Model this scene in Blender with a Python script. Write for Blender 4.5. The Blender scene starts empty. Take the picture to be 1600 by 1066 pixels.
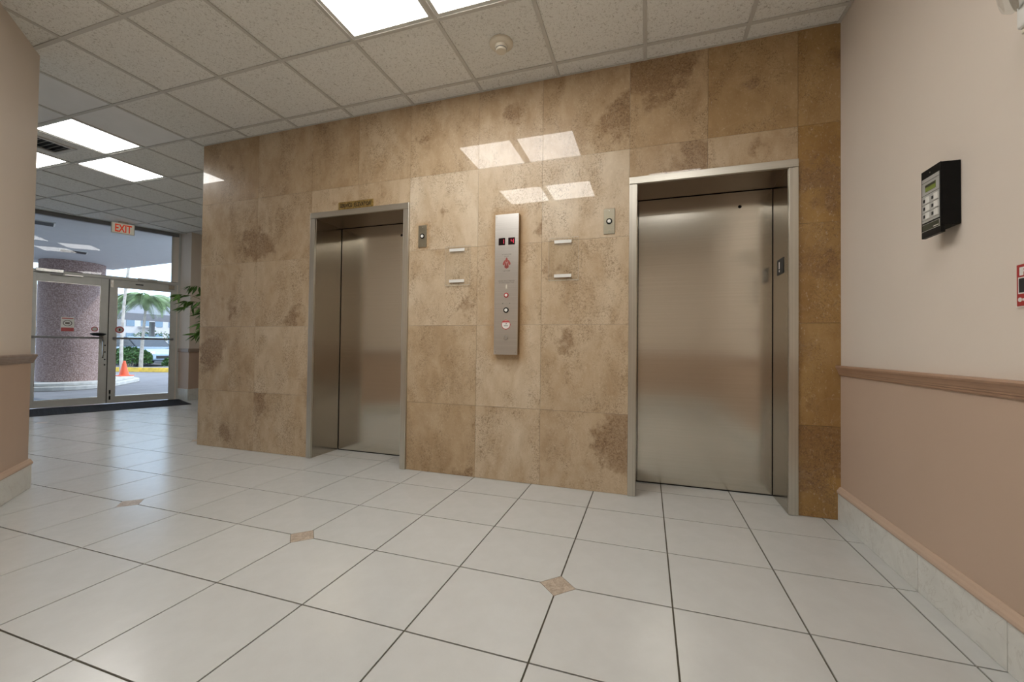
import bpy, bmesh, math, random
from mathutils import Vector, Matrix
random.seed(7)
SC = bpy.context.scene
COL = SC.collection
PI = math.pi

# ------------------------------------------------------------------ camera, sky, sun, exposure
cam_d = bpy.data.cameras.new('camera')
cam = bpy.data.objects.new('camera', cam_d)
COL.objects.link(cam)
SC.camera = cam
cam_d.sensor_width = 36.0
cam_d.lens = 14.546
cam_d.clip_start = 0.02
cam_d.clip_end = 600
rv = Vector((0.95041594, 0.31075636, 0.01183372))
uv_ = Vector((-0.00613427, -0.01931154, 0.9997947))
fv = Vector((-0.31092108, 0.9502934, 0.01644773))
cam.matrix_world = Matrix(((rv.x, uv_.x, -fv.x, -0.1006), (rv.y, uv_.y, -fv.y, -2.9833), (rv.z, uv_.z, -fv.z, 1.0094), (0, 0, 0, 1)))

W = bpy.data.worlds.new('sky')
SC.world = W
W.use_nodes = True
wt = W.node_tree
bg = wt.nodes['Background']
sky = wt.nodes.new('ShaderNodeTexSky')
sky.sky_type = 'NISHITA'
sky.sun_disc = False
sky.sun_elevation = math.radians(52)
sky.sun_rotation = math.radians(120)
sky.dust_density = 2.5
mixw = wt.nodes.new('ShaderNodeMix')
mixw.data_type = 'RGBA'
mixw.inputs[0].default_value = 0.55
mixw.inputs[7].default_value = (4.6, 5.8, 7.6, 1)
wt.links.new(sky.outputs[0], mixw.inputs[6])
wt.links.new(mixw.outputs[2], bg.inputs[0])
bg.inputs[1].default_value = 0.50

sun_d = bpy.data.lights.new('sun', 'SUN')
sun_d.energy = 2.6
sun_d.angle = math.radians(1.5)
sun_d.color = (1, 0.95, 0.88)
sun = bpy.data.objects.new('sun', sun_d)
COL.objects.link(sun)
sun.rotation_euler = (math.radians(38), 0, math.radians(150))

LAMP = 13.0                                   # radiance of the ceiling light diffusers
SC.view_settings.view_transform = 'Standard'
SC.view_settings.look = 'None'
SC.view_settings.gamma = 1
SC.view_settings.use_curve_mapping = False
SC.view_settings.exposure = 0.06

# ------------------------------------------------------------------ materials
def nodemat(name):
    m = bpy.data.materials.new(name)
    m.use_nodes = True
    return m, m.node_tree, m.node_tree.nodes['Principled BSDF']

def N(t, kind, **kw):
    n = t.nodes.new(kind)
    for k, v in kw.items():
        setattr(n, k, v)
    return n

def noise(t, scale, detail=4, rough=.55, vec=None, dist=0):
    n = N(t, 'ShaderNodeTexNoise')
    n.inputs['Scale'].default_value = scale
    n.inputs['Detail'].default_value = detail
    n.inputs['Roughness'].default_value = rough
    n.inputs['Distortion'].default_value = dist
    if vec is not None:
        t.links.new(vec, n.inputs['Vector'])
    return n

def ramp(t, fac, stops):
    r = N(t, 'ShaderNodeValToRGB')
    e = r.color_ramp.elements
    while len(e) < len(stops):
        e.new(0.5)
    for i, (p, c) in enumerate(stops):
        e[i].position = p
        e[i].color = (c[0], c[1], c[2], 1) if not isinstance(c, (int, float)) else (c, c, c, 1)
    t.links.new(fac, r.inputs[0])
    return r

def math_(t, op, a, b=None, clamp=False):
    n = N(t, 'ShaderNodeMath', operation=op)
    n.use_clamp = clamp
    for i, x in enumerate((a, b)):
        if x is None:
            continue
        if isinstance(x, (int, float)):
            n.inputs[i].default_value = x
        else:
            t.links.new(x, n.inputs[i])
    return n.outputs[0]

def mixc(t, fac, a, b, mode='MIX'):
    n = N(t, 'ShaderNodeMix', data_type='RGBA', blend_type=mode)
    for i, x in ((0, fac), (6, a), (7, b)):
        if isinstance(x, (int, float)):
            n.inputs[i].default_value = x
        elif isinstance(x, (tuple, list)):
            n.inputs[i].default_value = (*x[:3], 1)
        else:
            t.links.new(x, n.inputs[i])
    return n.outputs[2]

def bump(t, p, h, strength=.3, dist=.01):
    b = N(t, 'ShaderNodeBump')
    b.inputs['Strength'].default_value = strength
    b.inputs['Distance'].default_value = dist
    t.links.new(h, b.inputs['Height'])
    t.links.new(b.outputs[0], p.inputs['Normal'])
    return b

def flat(name, col, rough=.5, metal=0, var=.06, scale=6, bmp=0, bscale=200, spec=.5, coat=0):
    """a plain painted or moulded surface with faint mottling and optional fine relief"""
    m, t, p = nodemat(name)
    tc = N(t, 'ShaderNodeTexCoord')
    n = noise(t, scale, 3, .5, tc.outputs['Object'])
    lo = [c * (1 - var) for c in col]
    hi = [min(1, c * (1 + var)) for c in col]
    r = ramp(t, n.outputs[0], [(.3, lo), (.7, hi)])
    t.links.new(r.outputs[0], p.inputs['Base Color'])
    p.inputs['Roughness'].default_value = rough
    p.inputs['Metallic'].default_value = metal
    p.inputs['Specular IOR Level'].default_value = spec
    if coat:
        p.inputs['Coat Weight'].default_value = coat
    if bmp:
        nb = noise(t, bscale, 4, .6, tc.outputs['Object'])
        bump(t, p, nb.outputs[0], bmp, .004)
    return m

def emit(name, col, s):
    m, t, p = nodemat(name)
    tc = N(t, 'ShaderNodeTexCoord')
    n = noise(t, 900, 2, .5, tc.outputs['Object'])
    r = ramp(t, n.outputs[0], [(.3, [c * .97 for c in col]), (.7, col)])
    t.links.new(r.outputs[0], p.inputs['Emission Color'])
    p.inputs['Base Color'].default_value = (*col, 1)
    p.inputs['Emission Strength'].default_value = s
    return m

M = {}

def make_travertine():
    m, t, p = nodemat('polished_travertine')
    tc = N(t, 'ShaderNodeTexCoord')
    oi = N(t, 'ShaderNodeObjectInfo')
    sep = N(t, 'ShaderNodeSeparateColor')
    t.links.new(oi.outputs['Color'], sep.inputs[0])
    obj = tc.outputs['Object']
    off = N(t, 'ShaderNodeVectorMath', operation='SCALE')
    off.inputs[0].default_value = (37, 11, 53)
    t.links.new(oi.outputs['Random'], off.inputs['Scale'])
    add = N(t, 'ShaderNodeVectorMath', operation='ADD')
    t.links.new(obj, add.inputs[0]); t.links.new(off.outputs[0], add.inputs[1])
    v = add.outputs[0]
    # rotated, stretched copy for the directional flow of the stone
    mp = N(t, 'ShaderNodeMapping')
    mp.inputs['Scale'].default_value = (1, 1, .55)
    rot = N(t, 'ShaderNodeCombineXYZ')
    t.links.new(math_(t, 'MULTIPLY', oi.outputs['Random'], 3.1), rot.inputs[1])
    t.links.new(rot.outputs[0], mp.inputs['Rotation'])
    t.links.new(v, mp.inputs['Vector'])
    vs = mp.outputs[0]
    big = noise(t, 2.6, 5, .6, vs, .6)
    mid = noise(t, 9, 6, .65, vs, .4)
    fine = noise(t, 60, 5, .7, v)
    base = ramp(t, big.outputs[0], [(.25, (.42, .285, .155)), (.48, (.57, .43, .275)), (.72, (.72, .60, .44))])
    c = mixc(t, .45, base.outputs[0], ramp(t, mid.outputs[0], [(.3, (.42, .285, .16)), (.6, (.68, .545, .385))]).outputs[0])
    # per slab tone
    tone = mixc(t, sep.outputs[0], (.56, .405, .17), (1.09, 1.16, 1.27))
    c = mixc(t, 1.0, c, tone, 'MULTIPLY')
    # brown fossil patch: a place and a size for each slab
    dv = N(t, 'ShaderNodeVectorMath', operation='SUBTRACT')
    cc = N(t, 'ShaderNodeCombineXYZ')
    t.links.new(math_(t, 'SUBTRACT', sep.outputs[1], .5), cc.inputs[0])
    t.links.new(math_(t, 'SUBTRACT', sep.outputs[2], .5), cc.inputs[2])
    flatv = N(t, 'ShaderNodeVectorMath', operation='MULTIPLY')
    flatv.inputs[1].default_value = (1, 0, 1)
    t.links.new(obj, flatv.inputs[0])
    t.links.new(flatv.outputs[0], dv.inputs[0]); t.links.new(cc.outputs[0], dv.inputs[1])
    ln = N(t, 'ShaderNodeVectorMath', operation='LENGTH')
    t.links.new(dv.outputs[0], ln.inputs[0])
    d = math_(t, 'SUBTRACT', math_(t, 'MULTIPLY', oi.outputs['Alpha'], .5), ln.outputs['Value'])
    d = math_(t, 'ADD', d, math_(t, 'MULTIPLY', math_(t, 'SUBTRACT', noise(t, 7, 4, .6, v).outputs[0], .5), .55))
    blob = math_(t, 'MULTIPLY', d, 15, True)
    # small shell specks and pits, thicker in the patches
    vor = N(t, 'ShaderNodeTexVoronoi', feature='DISTANCE_TO_EDGE')
    vor.inputs['Scale'].default_value = 46
    wv = N(t, 'ShaderNodeVectorMath', operation='ADD')
    t.links.new(v, wv.inputs[0]); t.links.new(math_vec(t, noise(t, 22, 3, .6, v).outputs['Color'], .10), wv.inputs[1])
    t.links.new(wv.outputs[0], vor.inputs['Vector'])
    edge = math_(t, 'SUBTRACT', 1, math_(t, 'MULTIPLY', vor.outputs['Distance'], 9, True))
    cluster = math_(t, 'MULTIPLY', math_(t, 'SUBTRACT', noise(t, 5.5, 4, .6, vs, .8).outputs[0], .44), 6, True)
    speck = math_(t, 'MULTIPLY', edge, math_(t, 'MULTIPLY', math_(t, 'SUBTRACT', fine.outputs[0], .36), 5, True))
    blobs = math_(t, 'MULTIPLY', blob, math_(t, 'ADD', .16, math_(t, 'MULTIPLY', fine.outputs[0], .85)), True)
    c = mixc(t, blobs, c, (.24, .135, .062))
    c = mixc(t, math_(t, 'MULTIPLY', math_(t, 'MULTIPLY', speck, cluster), .85), c, (.15, .085, .038))
    pit = math_(t, 'MULTIPLY', math_(t, 'SUBTRACT', noise(t, 120, 3, .7, v).outputs[0], .60), 8, True)
    c = mixc(t, math_(t, 'MULTIPLY', pit, .45), c, (.20, .12, .055))
    lt = math_(t, 'MULTIPLY', math_(t, 'SUBTRACT', noise(t, 85, 3, .7, vs).outputs[0], .60), 8, True)
    c = mixc(t, math_(t, 'MULTIPLY', lt, .30), c, (.86, .74, .56))
    c = mixc(t, math_(t, 'MULTIPLY', math_(t, 'MULTIPLY', speck, blob), .5), c, (.10, .05, .022))
    # veins: thin pale lines on a few slabs
    w = noise(t, 2.2, 3, .5, v, 1.6)
    vein = math_(t, 'SUBTRACT', 1, math_(t, 'MULTIPLY', math_(t, 'ABSOLUTE', math_(t, 'SUBTRACT', w.outputs[0], .5)), 70, True))
    c = mixc(t, math_(t, 'MULTIPLY', vein, .05), c, (.80, .66, .50))
    # rusty staining that has crept out from under the steel control panel and call plates
    geo = N(t, 'ShaderNodeNewGeometry')
    sx_ = N(t, 'ShaderNodeSeparateXYZ'); t.links.new(geo.outputs['Position'], sx_.inputs[0])
    for (cx_, cz_, hx_, hz_, reach, amt) in ((-1.114, 1.488, .094, .531, .085, .62), (-1.858, 1.915, .038, .09, .04, .45)):
        dx_ = math_(t, 'MAXIMUM', math_(t, 'SUBTRACT', math_(t, 'ABSOLUTE', math_(t, 'SUBTRACT', sx_.outputs[0], cx_)), hx_), 0.0)
        dz_ = math_(t, 'MAXIMUM', math_(t, 'SUBTRACT', math_(t, 'ABSOLUTE', math_(t, 'SUBTRACT', sx_.outputs[2], cz_)), hz_), 0.0)
        dd_ = math_(t, 'SQRT', math_(t, 'ADD', math_(t, 'MULTIPLY', dx_, dx_), math_(t, 'MULTIPLY', dz_, dz_)))
        nn_ = math_(t, 'ADD', .35, math_(t, 'MULTIPLY', noise(t, 9, 4, .6, geo.outputs['Position']).outputs[0], 1.3))
        st_ = math_(t, 'SUBTRACT', 1, math_(t, 'DIVIDE', dd_, math_(t, 'MULTIPLY', nn_, reach)), True)
        c = mixc(t, math_(t, 'MULTIPLY', st_, amt), c, (.42, .235, .085))
    t.links.new(c, p.inputs['Base Color'])
    p.inputs['Roughness'].default_value = .33
    p.inputs['Specular IOR Level'].default_value = .25
    p.inputs['Coat Weight'].default_value = .75
    p.inputs['Coat Roughness'].default_value = .012
    p.inputs['Coat IOR'].default_value = 1.46
    return m

def math_vec(t, col, s):
    n = N(t, 'ShaderNodeVectorMath', operation='SCALE')
    n.inputs['Scale'].default_value = s
    t.links.new(col, n.inputs[0])
    return n.outputs[0]

M['travertine'] = make_travertine()

def make_floor_tile():
    m, t, p = nodemat('cream_floor_tile')
    tc = N(t, 'ShaderNodeTexCoord'); oi = N(t, 'ShaderNodeObjectInfo')
    n = noise(t, 9, 4, .6, tc.outputs['Object'])
    r = ramp(t, n.outputs[0], [(.3, (.545, .555, .542)), (.7, (.580, .592, .580))])
    tint = ramp(t, oi.outputs['Random'], [(0, (.965, .965, .965)), (1, (1, 1, 1))])
    c = mixc(t, 1.0, r.outputs[0], tint.outputs[0], 'MULTIPLY')
    sp = noise(t, 130, 2, .5, tc.outputs['Object'])
    s = math_(t, 'MULTIPLY', math_(t, 'SUBTRACT', sp.outputs[0], .80), 16, True)
    c = mixc(t, math_(t, 'MULTIPLY', s, .05), c, (.45, .40, .33))
    t.links.new(c, p.inputs['Base Color'])
    rr = ramp(t, noise(t, 30, 4, .6, tc.outputs['Object']).outputs[0], [(.3, .17), (.7, .26)])
    t.links.new(rr.outputs[0], p.inputs['Roughness'])
    p.inputs['Specular IOR Level'].default_value = .5
    bump(t, p, noise(t, 120, 3, .6, tc.outputs['Object']).outputs[0], .10, .002)
    return m
M['floor_tile'] = make_floor_tile()
M['grout'] = flat('dark_floor_grout', (.085, .075, .052), .9, var=.3, scale=20)

def make_inset():
    m, t, p = nodemat('mottled_inset_stone')
    tc = N(t, 'ShaderNodeTexCoord')
    n = noise(t, 45, 5, .7, tc.outputs['Object'], 1.2)
    r = ramp(t, n.outputs[0], [(.3, (.25, .19, .14)), (.5, (.42, .35, .28)), (.7, (.58, .50, .41))])
    t.links.new(r.outputs[0], p.inputs['Base Color'])
    p.inputs['Roughness'].default_value = .4
    return m
M['inset'] = make_inset()

def make_ceiling_tile():
    m, t, p = nodemat('fissured_mineral_tile')
    tc = N(t, 'ShaderNodeTexCoord'); oi = N(t, 'ShaderNodeObjectInfo')
    off = N(t, 'ShaderNodeVectorMath', operation='SCALE')
    off.inputs[0].default_value = (21, 43, 0)
    t.links.new(oi.outputs['Random'], off.inputs['Scale'])
    add = N(t, 'ShaderNodeVectorMath', operation='ADD')
    t.links.new(tc.outputs['Object'], add.inputs[0]); t.links.new(off.outputs[0], add.inputs[1])
    v = add.outputs[0]
    a = noise(t, 75, 5, .75, v, .9)
    b = noise(t, 230, 3, .6, v)
    pit = math_(t, 'MULTIPLY', math_(t, 'SUBTRACT', .455, a.outputs[0]), 14, True)
    r = ramp(t, b.outputs[0], [(.3, (.86, .85, .80)), (.7, (.95, .94, .90))])
    c = mixc(t, math_(t, 'MULTIPLY', pit, .72), r.outputs[0], (.46, .43, .37))
    tint = ramp(t, oi.outputs['Random'], [(0, (.93, .93, .92)), (1, (1.0, 1.0, 1.0))])
    c = mixc(t, 1.0, c, tint.outputs[0], 'MULTIPLY')
    t.links.new(c, p.inputs['Base Color'])
    p.inputs['Roughness'].default_value = .95
    p.inputs['Specular IOR Level'].default_value = .1
    bump(t, p, a.outputs[0], .55, .006)
    return m
M['ceil_tile'] = make_ceiling_tile()
M['ceil_plain'] = flat('smooth_gypsum_panel', (.86, .85, .83), .8, var=.02)
M['grid'] = flat('painted_ceiling_grid', (.60, .58, .53), .5, var=.04)
M['plenum'] = flat('plenum_board', (.35, .33, .3), .9)
M['upper_wall'] = flat('taupe_pink_wall_paint', (.73, .645, .56), .62, var=.025, scale=1.5, bmp=.05, bscale=90, spec=.3)
M['lower_wall'] = flat('dusty_rose_wall_paint', (.53, .395, .30), .5, var=.03, scale=1.5, bmp=.05, bscale=90, spec=.35)
M['rail'] = flat('rose_brown_rail_paint', (.38, .235, .155), .38, var=.05, scale=8, spec=.5)
M['column_rail'] = flat('grey_brown_rail_paint', (.32, .24, .19), .4, var=.1, scale=20)

def make_base_marble():
    m, t, p = nodemat('white_skirting_marble')
    tc = N(t, 'ShaderNodeTexCoord'); oi = N(t, 'ShaderNodeObjectInfo')
    off = N(t, 'ShaderNodeVectorMath', operation='SCALE')
    off.inputs[0].default_value = (21, 43, 17)
    t.links.new(oi.outputs['Random'], off.inputs['Scale'])
    add = N(t, 'ShaderNodeVectorMath', operation='ADD')
    t.links.new(tc.outputs['Object'], add.inputs[0]); t.links.new(off.outputs[0], add.inputs[1])
    n = noise(t, 5, 5, .6, add.outputs[0], 1.5)
    r = ramp(t, n.outputs[0], [(.3, (.64, .635, .59)), (.6, (.72, .715, .67))])
    w = noise(t, 4, 4, .6, add.outputs[0], 2.5)
    vein = math_(t, 'SUBTRACT', 1, math_(t, 'MULTIPLY', math_(t, 'ABSOLUTE', math_(t, 'SUBTRACT', w.outputs[0], .5)), 60, True))
    c = mixc(t, math_(t, 'MULTIPLY', vein, .30), r.outputs[0], (.42, .38, .32))
    t.links.new(c, p.inputs['Base Color'])
    p.inputs['Roughness'].default_value = .3
    return m
M['base_marble'] = make_base_marble()

def make_steel(name, col, rough, aniso, streak=.5, vert=False):
    m, t, p = nodemat(name)
    tc = N(t, 'ShaderNodeTexCoord')
    mp = N(t, 'ShaderNodeMapping')
    mp.inputs['Scale'].default_value = (.5, .5, 90) if not vert else (90, 90, .5)
    t.links.new(tc.outputs['Object'], mp.inputs['Vector'])
    n = noise(t, 1.0, 5, .65, mp.outputs[0])
    r = ramp(t, n.outputs[0], [(.25, [c * (1 - .28 * streak) for c in col]), (.75, [c * (1 + .12 * streak) for c in col])])
    sm = noise(t, 1.6, 2, .4, tc.outputs['Object'])
    c = mixc(t, 1.0, r.outputs[0], ramp(t, sm.outputs[0], [(.1, (.93, .925, .915)), (.9, (1, 1, 1))]).outputs[0], 'MULTIPLY')
    t.links.new(c, p.inputs['Base Color'])
    p.inputs['Metallic'].default_value = 1
    p.inputs['Roughness'].default_value = rough
    p.inputs['Anisotropic'].default_value = aniso
    tg = N(t, 'ShaderNodeTangent', direction_type='UV_MAP', uv_map='UVMap')
    t.links.new(tg.outputs[0], p.inputs['Tangent'])
    return m
M['door_steel'] = make_steel('brushed_door_steel', (.70, .67, .60), .17, .55, .3)
M['jamb_steel'] = make_steel('brushed_jamb_steel', (.46, .42, .36), .20, .55, .4)  # base colour lowered to carry the dim reflection on the reveals
M['frame_steel'] = make_steel('satin_frame_steel', (.66, .63, .56), .36, .3, vert=True)
M['panel_steel'] = make_steel('satin_panel_steel', (.70, .68, .65), .36, .4)
M['panel_side'] = flat('bronze_tinted_side', (.30, .21, .11), .35, 1)
M['plate_steel'] = make_steel('call_plate_steel', (.36, .33, .255), .4, .4)
M['black_gap'] = flat('black_gap_shadow_liner', (.012, .011, .010), .8)
M['black'] = flat('black_plastic', (.005, .005, .005), .4, var=.2, scale=40, spec=.15)
M['black_matte'] = flat('matte_black', (.02, .02, .02), .6)
M['white'] = flat('white_plastic', (.78, .77, .73), .4)
M['offwhite'] = flat('aged_white_plastic', (.72, .66, .54), .45)
M['silver_face'] = flat('silver_keypad_overlay', (.50, .50, .48), .35, .3)
M['lcd'] = flat('green_liquid_crystal', (.20, .26, .06), .2)
M['lcd_dark'] = flat('dark_lcd_strip', (.03, .035, .015), .4)
M['acrylic_edge'] = flat('greyed_acrylic_edge', (.50, .46, .38), .3)
M['frame_steel_flat'] = make_steel('satin_header_steel', (.66, .63, .56), .36, .3)
M['header_dark_reflection'] = make_steel('header_steel_dark_reflection', (.22, .165, .115), .28, .6, .3)  # steel darkened: the dark reflection under the header is put into its colour
M['brass'] = flat('aged_brass', (.50, .36, .13), .35, .9, var=.35, scale=60)
M['ink'] = flat('dark_engraving', (.03, .02, .012), .6)
M['ink_grey'] = flat('grey_print', (.16, .14, .12), .6)
M['red'] = flat('red_print', (.40, .035, .03), .45)
M['emblem_red'] = flat('emblem_red', (.33, .06, .05), .45)
M['sticker_red'] = flat('faded_red_sticker', (.52, .09, .09), .5)
M['display'] = flat('display_black', (.012, .004, .004), .15)
M['digit'] = emit('red_digit_segment', (1, .05, .12), .3)
M['exit_face'] = emit('exit_sign_face', (.86, .80, .66), .16)
M['exit_red'] = emit('exit_red_letter', (.70, .06, .015), .35)
M['aluminium'] = flat('grey_white_door_aluminium', (.56, .555, .52), .42, .15, var=.05)
M['dark_strip'] = flat('dark_gasket', (.05, .048, .045), .6)
M['chrome'] = flat('satin_chrome', (.6, .6, .58), .25, 1)
M['bronze_trim'] = flat('dark_bronze_channel', (.20, .20, .20), .4, .5)
M['diffuser'] = emit('lit_acrylic_diffuser', (1.0, .975, .935), LAMP)
M['light_frame'] = flat('light_frame_enamel', (.66, .66, .62), .4)
M['vent'] = flat('vent_enamel', (.62, .61, .57), .4)
M['rubber_mat'] = flat('ribbed_charcoal_mat', (.035, .038, .045), .9, var=.3, scale=60, bmp=.6, bscale=160)
M['leaf'] = flat('bamboo_leaf', (.10, .21, .04), .45, var=.5, scale=3)
M['cane'] = flat('bamboo_cane', (.20, .17, .07), .5, var=.3, scale=12)
M['pot'] = flat('terracotta_pot', (.34, .16, .09), .7, var=.1)
M['soil'] = flat('potting_soil', (.035, .022, .014), .95, bmp=.8, bscale=60)
M['asphalt'] = flat('worn_asphalt', (.20, .20, .21), .9, var=.12, scale=2, bmp=.3, bscale=90)
M['concrete'] = flat('pale_concrete', (.50, .49, .46), .8, var=.15, scale=5, bmp=.2, bscale=50)
M['canopy'] = flat('painted_soffit', (.58, .57, .57), .6, var=.03)
M['yellow'] = flat('worn_yellow_paint', (.62, .42, .06), .7, var=.2, scale=8)
M['cone'] = flat('orange_cone_rubber', (.85, .13, .05), .5)
M['hedge'] = flat('hedge_leaf', (.05, .12, .03), .6, var=.6, scale=8)
M['palm'] = flat('palm_frond', (.27, .36, .19), .5, var=.4, scale=4)
M['bark'] = flat('pale_palm_bark', (.42, .39, .34), .85, var=.25, scale=10, bmp=.4, bscale=30)
M['car_blue'] = flat('pale_blue_car_paint', (.36, .48, .60), .25, .3, coat=.6)
M['car_silver'] = flat('silver_car_paint', (.55, .58, .62), .25, .5, coat=.6)
M['car_glass'] = flat('tinted_car_glass', (.03, .035, .04), .1)
M['tyre'] = flat('tyre_rubber', (.02, .02, .02), .8)
M['roof_grey'] = flat('grey_carport_roof', (.17, .175, .19), .6)
M['fascia'] = flat('dark_fascia', (.14, .14, .15), .6)
M['tower'] = flat('pale_tower_stucco', (.48, .48, .48), .8)
M['tower_glass'] = flat('tower_window', (.16, .24, .32), .2)
M['grass'] = flat('lawn', (.10, .18, .05), .9, var=.4, scale=3)

def make_pebble():
    m, t, p = nodemat('exposed_pebble_render')
    tc = N(t, 'ShaderNodeTexCoord')
    v = N(t, 'ShaderNodeTexVoronoi'); v.inputs['Scale'].default_value = 60
    t.links.new(tc.outputs['Object'], v.inputs['Vector'])
    sp = N(t, 'ShaderNodeSeparateColor'); t.links.new(v.outputs['Color'], sp.inputs[0])
    r = ramp(t, sp.outputs[0], [(0, (.20, .125, .105)), (.5, (.30, .20, .175)), (1, (.44, .33, .30))])
    t.links.new(r.outputs[0], p.inputs['Base Color'])
    p.inputs['Roughness'].default_value = .8
    bump(t, p, v.outputs['Distance'], .6, .01)
    return m
M['pebble'] = make_pebble()

def make_glass(name, tint=(.93, .95, .95)):
    m, t, p = nodemat(name)
    t.nodes.remove(p)
    out = t.nodes['Material Output']
    tr = N(t, 'ShaderNodeBsdfTransparent'); tr.inputs[0].default_value = (*tint, 1)
    gl = N(t, 'ShaderNodeBsdfGlossy'); gl.inputs['Roughness'].default_value = .01
    fr = N(t, 'ShaderNodeFresnel'); fr.inputs[0].default_value = 1.45
    mx = N(t, 'ShaderNodeMixShader')
    geo = N(t, 'ShaderNodeNewGeometry')
    fac = math_(t, 'MULTIPLY', fr.outputs[0], math_(t, 'SUBTRACT', 1, geo.outputs['Backfacing']))
    t.links.new(fac, mx.inputs[0])
    t.links.new(tr.outputs[0], mx.inputs[1]); t.links.new(gl.outputs[0], mx.inputs[2])
    t.links.new(mx.outputs[0], out.inputs[0])
    return m
M['glass'] = make_glass('clear_window_glass')
M['acrylic'] = make_glass('clear_acrylic', (.985, .985, .98))

# ------------------------------------------------------------------ mesh helpers
class MB:
    """collects faces in world coordinates, then links them as ONE mesh object"""
    def __init__(s):
        s.v = []; s.f = []
    def box(s, x0, x1, y0, y1, z0, z1):
        n = len(s.v)
        s.v += [(x0, y0, z0), (x1, y0, z0), (x1, y1, z0), (x0, y1, z0), (x0, y0, z1), (x1, y0, z1), (x1, y1, z1), (x0, y1, z1)]
        for f in ((0, 3, 2, 1), (4, 5, 6, 7), (0, 1, 5, 4), (1, 2, 6, 5), (2, 3, 7, 6), (3, 0, 4, 7)):
            s.f.append([n + i for i in f])
        return s
    def prism(s, pts, z0, z1):
        """vertical prism over a counter clockwise polygon"""
        n = len(s.v); k = len(pts)
        s.v += [(x, y, z0) for x, y in pts] + [(x, y, z1) for x, y in pts]
        s.f.append([n + i for i in reversed(range(k))])
        s.f.append([n + k + i for i in range(k)])
        for i in range(k):
            j = (i + 1) % k
            s.f.append([n + i, n + j, n + k + j, n + k + i])
        return s
    def obox(s, O, a, b, c, la, lb, lc):
        """box from corner O along unit vectors a, b, c (right handed) with ranges la, lb, lc"""
        n = len(s.v)
        O, a, b, c = Vector(O), Vector(a), Vector(b), Vector(c)
        P = lambda i, j, k: tuple(O + a * la[i] + b * lb[j] + c * lc[k])
        s.v += [P(0, 0, 0), P(1, 0, 0), P(1, 1, 0), P(0, 1, 0), P(0, 0, 1), P(1, 0, 1), P(1, 1, 1), P(0, 1, 1)]
        flip = a.cross(b).dot(c) < 0
        for f in ((0, 3, 2, 1), (4, 5, 6, 7), (0, 1, 5, 4), (1, 2, 6, 5), (2, 3, 7, 6), (3, 0, 4, 7)):
            f = f[::-1] if flip else f
            s.f.append([n + i for i in f])
        return s
    def ext(s, prof, O, u, w, d, L):
        """extrude a 2D profile (u,w plane at O) along d for length L"""
        n = len(s.v); k = len(prof)
        O, u, w, d = Vector(O), Vector(u), Vector(w), Vector(d)
        for q in (0, L):
            s.v += [tuple(O + u * a + w * b + d * q) for a, b in prof]
        s.f.append([n + i for i in range(k)])
        s.f.append([n + k + i for i in reversed(range(k))])
        for i in range(k):
            j = (i + 1) % k
            s.f.append([n + i, n + k + i, n + k + j, n + j])
        return s
    def lathe(s, prof, O=(0, 0, 0), ax=(0, 0, 1), seg=24):
        """prof: (radius, height) pairs, turned round axis ax at O"""
        O, ax = Vector(O), Vector(ax).normalized()
        a = ax.orthogonal().normalized(); b = ax.cross(a)
        n = len(s.v); k = len(prof)
        for i in range(seg):
            t = 2 * PI * i / seg
            for r, h in prof:
                s.v.append(tuple(O + ax * h + (a * math.cos(t) + b * math.sin(t)) * max(r, 1e-5)))
        for i in range(seg):
            j = (i + 1) % seg
            for q in range(k - 1):
                s.f.append([n + i * k + q, n + j * k + q, n + j * k + q + 1, n + i * k + q + 1])
        s.f.append([n + i * k for i in reversed(range(seg))])
        s.f.append([n + i * k + k - 1 for i in range(seg)])
        return s
    def tube(s, pts, rad, seg=8):
        n0 = len(s.v); k = len(pts)
        P = [Vector(p) for p in pts]
        R = rad if isinstance(rad, (list, tuple)) else [rad] * k
        up = Vector((0, 0, 1))
        for i, p in enumerate(P):
            d = (P[min(i + 1, k - 1)] - P[max(i - 1, 0)]).normalized()
            ref = up if abs(d.z) < .95 else Vector((1, 0, 0))
            a = d.cross(ref).normalized(); b = d.cross(a)
            for j in range(seg):
                t = 2 * PI * j / seg
                s.v.append(tuple(p + (a * math.cos(t) + b * math.sin(t)) * R[i]))
        for i in range(k - 1):
            for j in range(seg):
                q = (j + 1) % seg
                s.f.append([n0 + i * seg + j, n0 + i * seg + q, n0 + (i + 1) * seg + q, n0 + (i + 1) * seg + j])
        s.f.append([n0 + j for j in range(seg)])
        s.f.append([n0 + (k - 1) * seg + j for j in reversed(range(seg))])
        return s
    def mesh(s, name, mat, origin, smooth=False):
        me = bpy.data.meshes.new(name)
        o = Vector(origin)
        me.from_pydata([tuple(Vector(v) - o) for v in s.v], [], s.f)
        me.materials.append(mat)
        uv = me.uv_layers.new(name='UVMap')
        bm = bmesh.new(); bm.from_mesh(me)
        bmesh.ops.recalc_face_normals(bm, faces=bm.faces)
        ul = bm.loops.layers.uv['UVMap']
        for f in bm.faces:
            f.smooth = smooth
            nx, ny, nz = (abs(c) for c in f.normal)
            for l in f.loops:
                c = l.vert.co
                l[ul].uv = (c.x, c.z) if ny >= nx and ny >= nz else ((c.y, c.z) if nx >= nz else (c.x, c.y))
        bm.to_mesh(me); bm.free()
        return me
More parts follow.
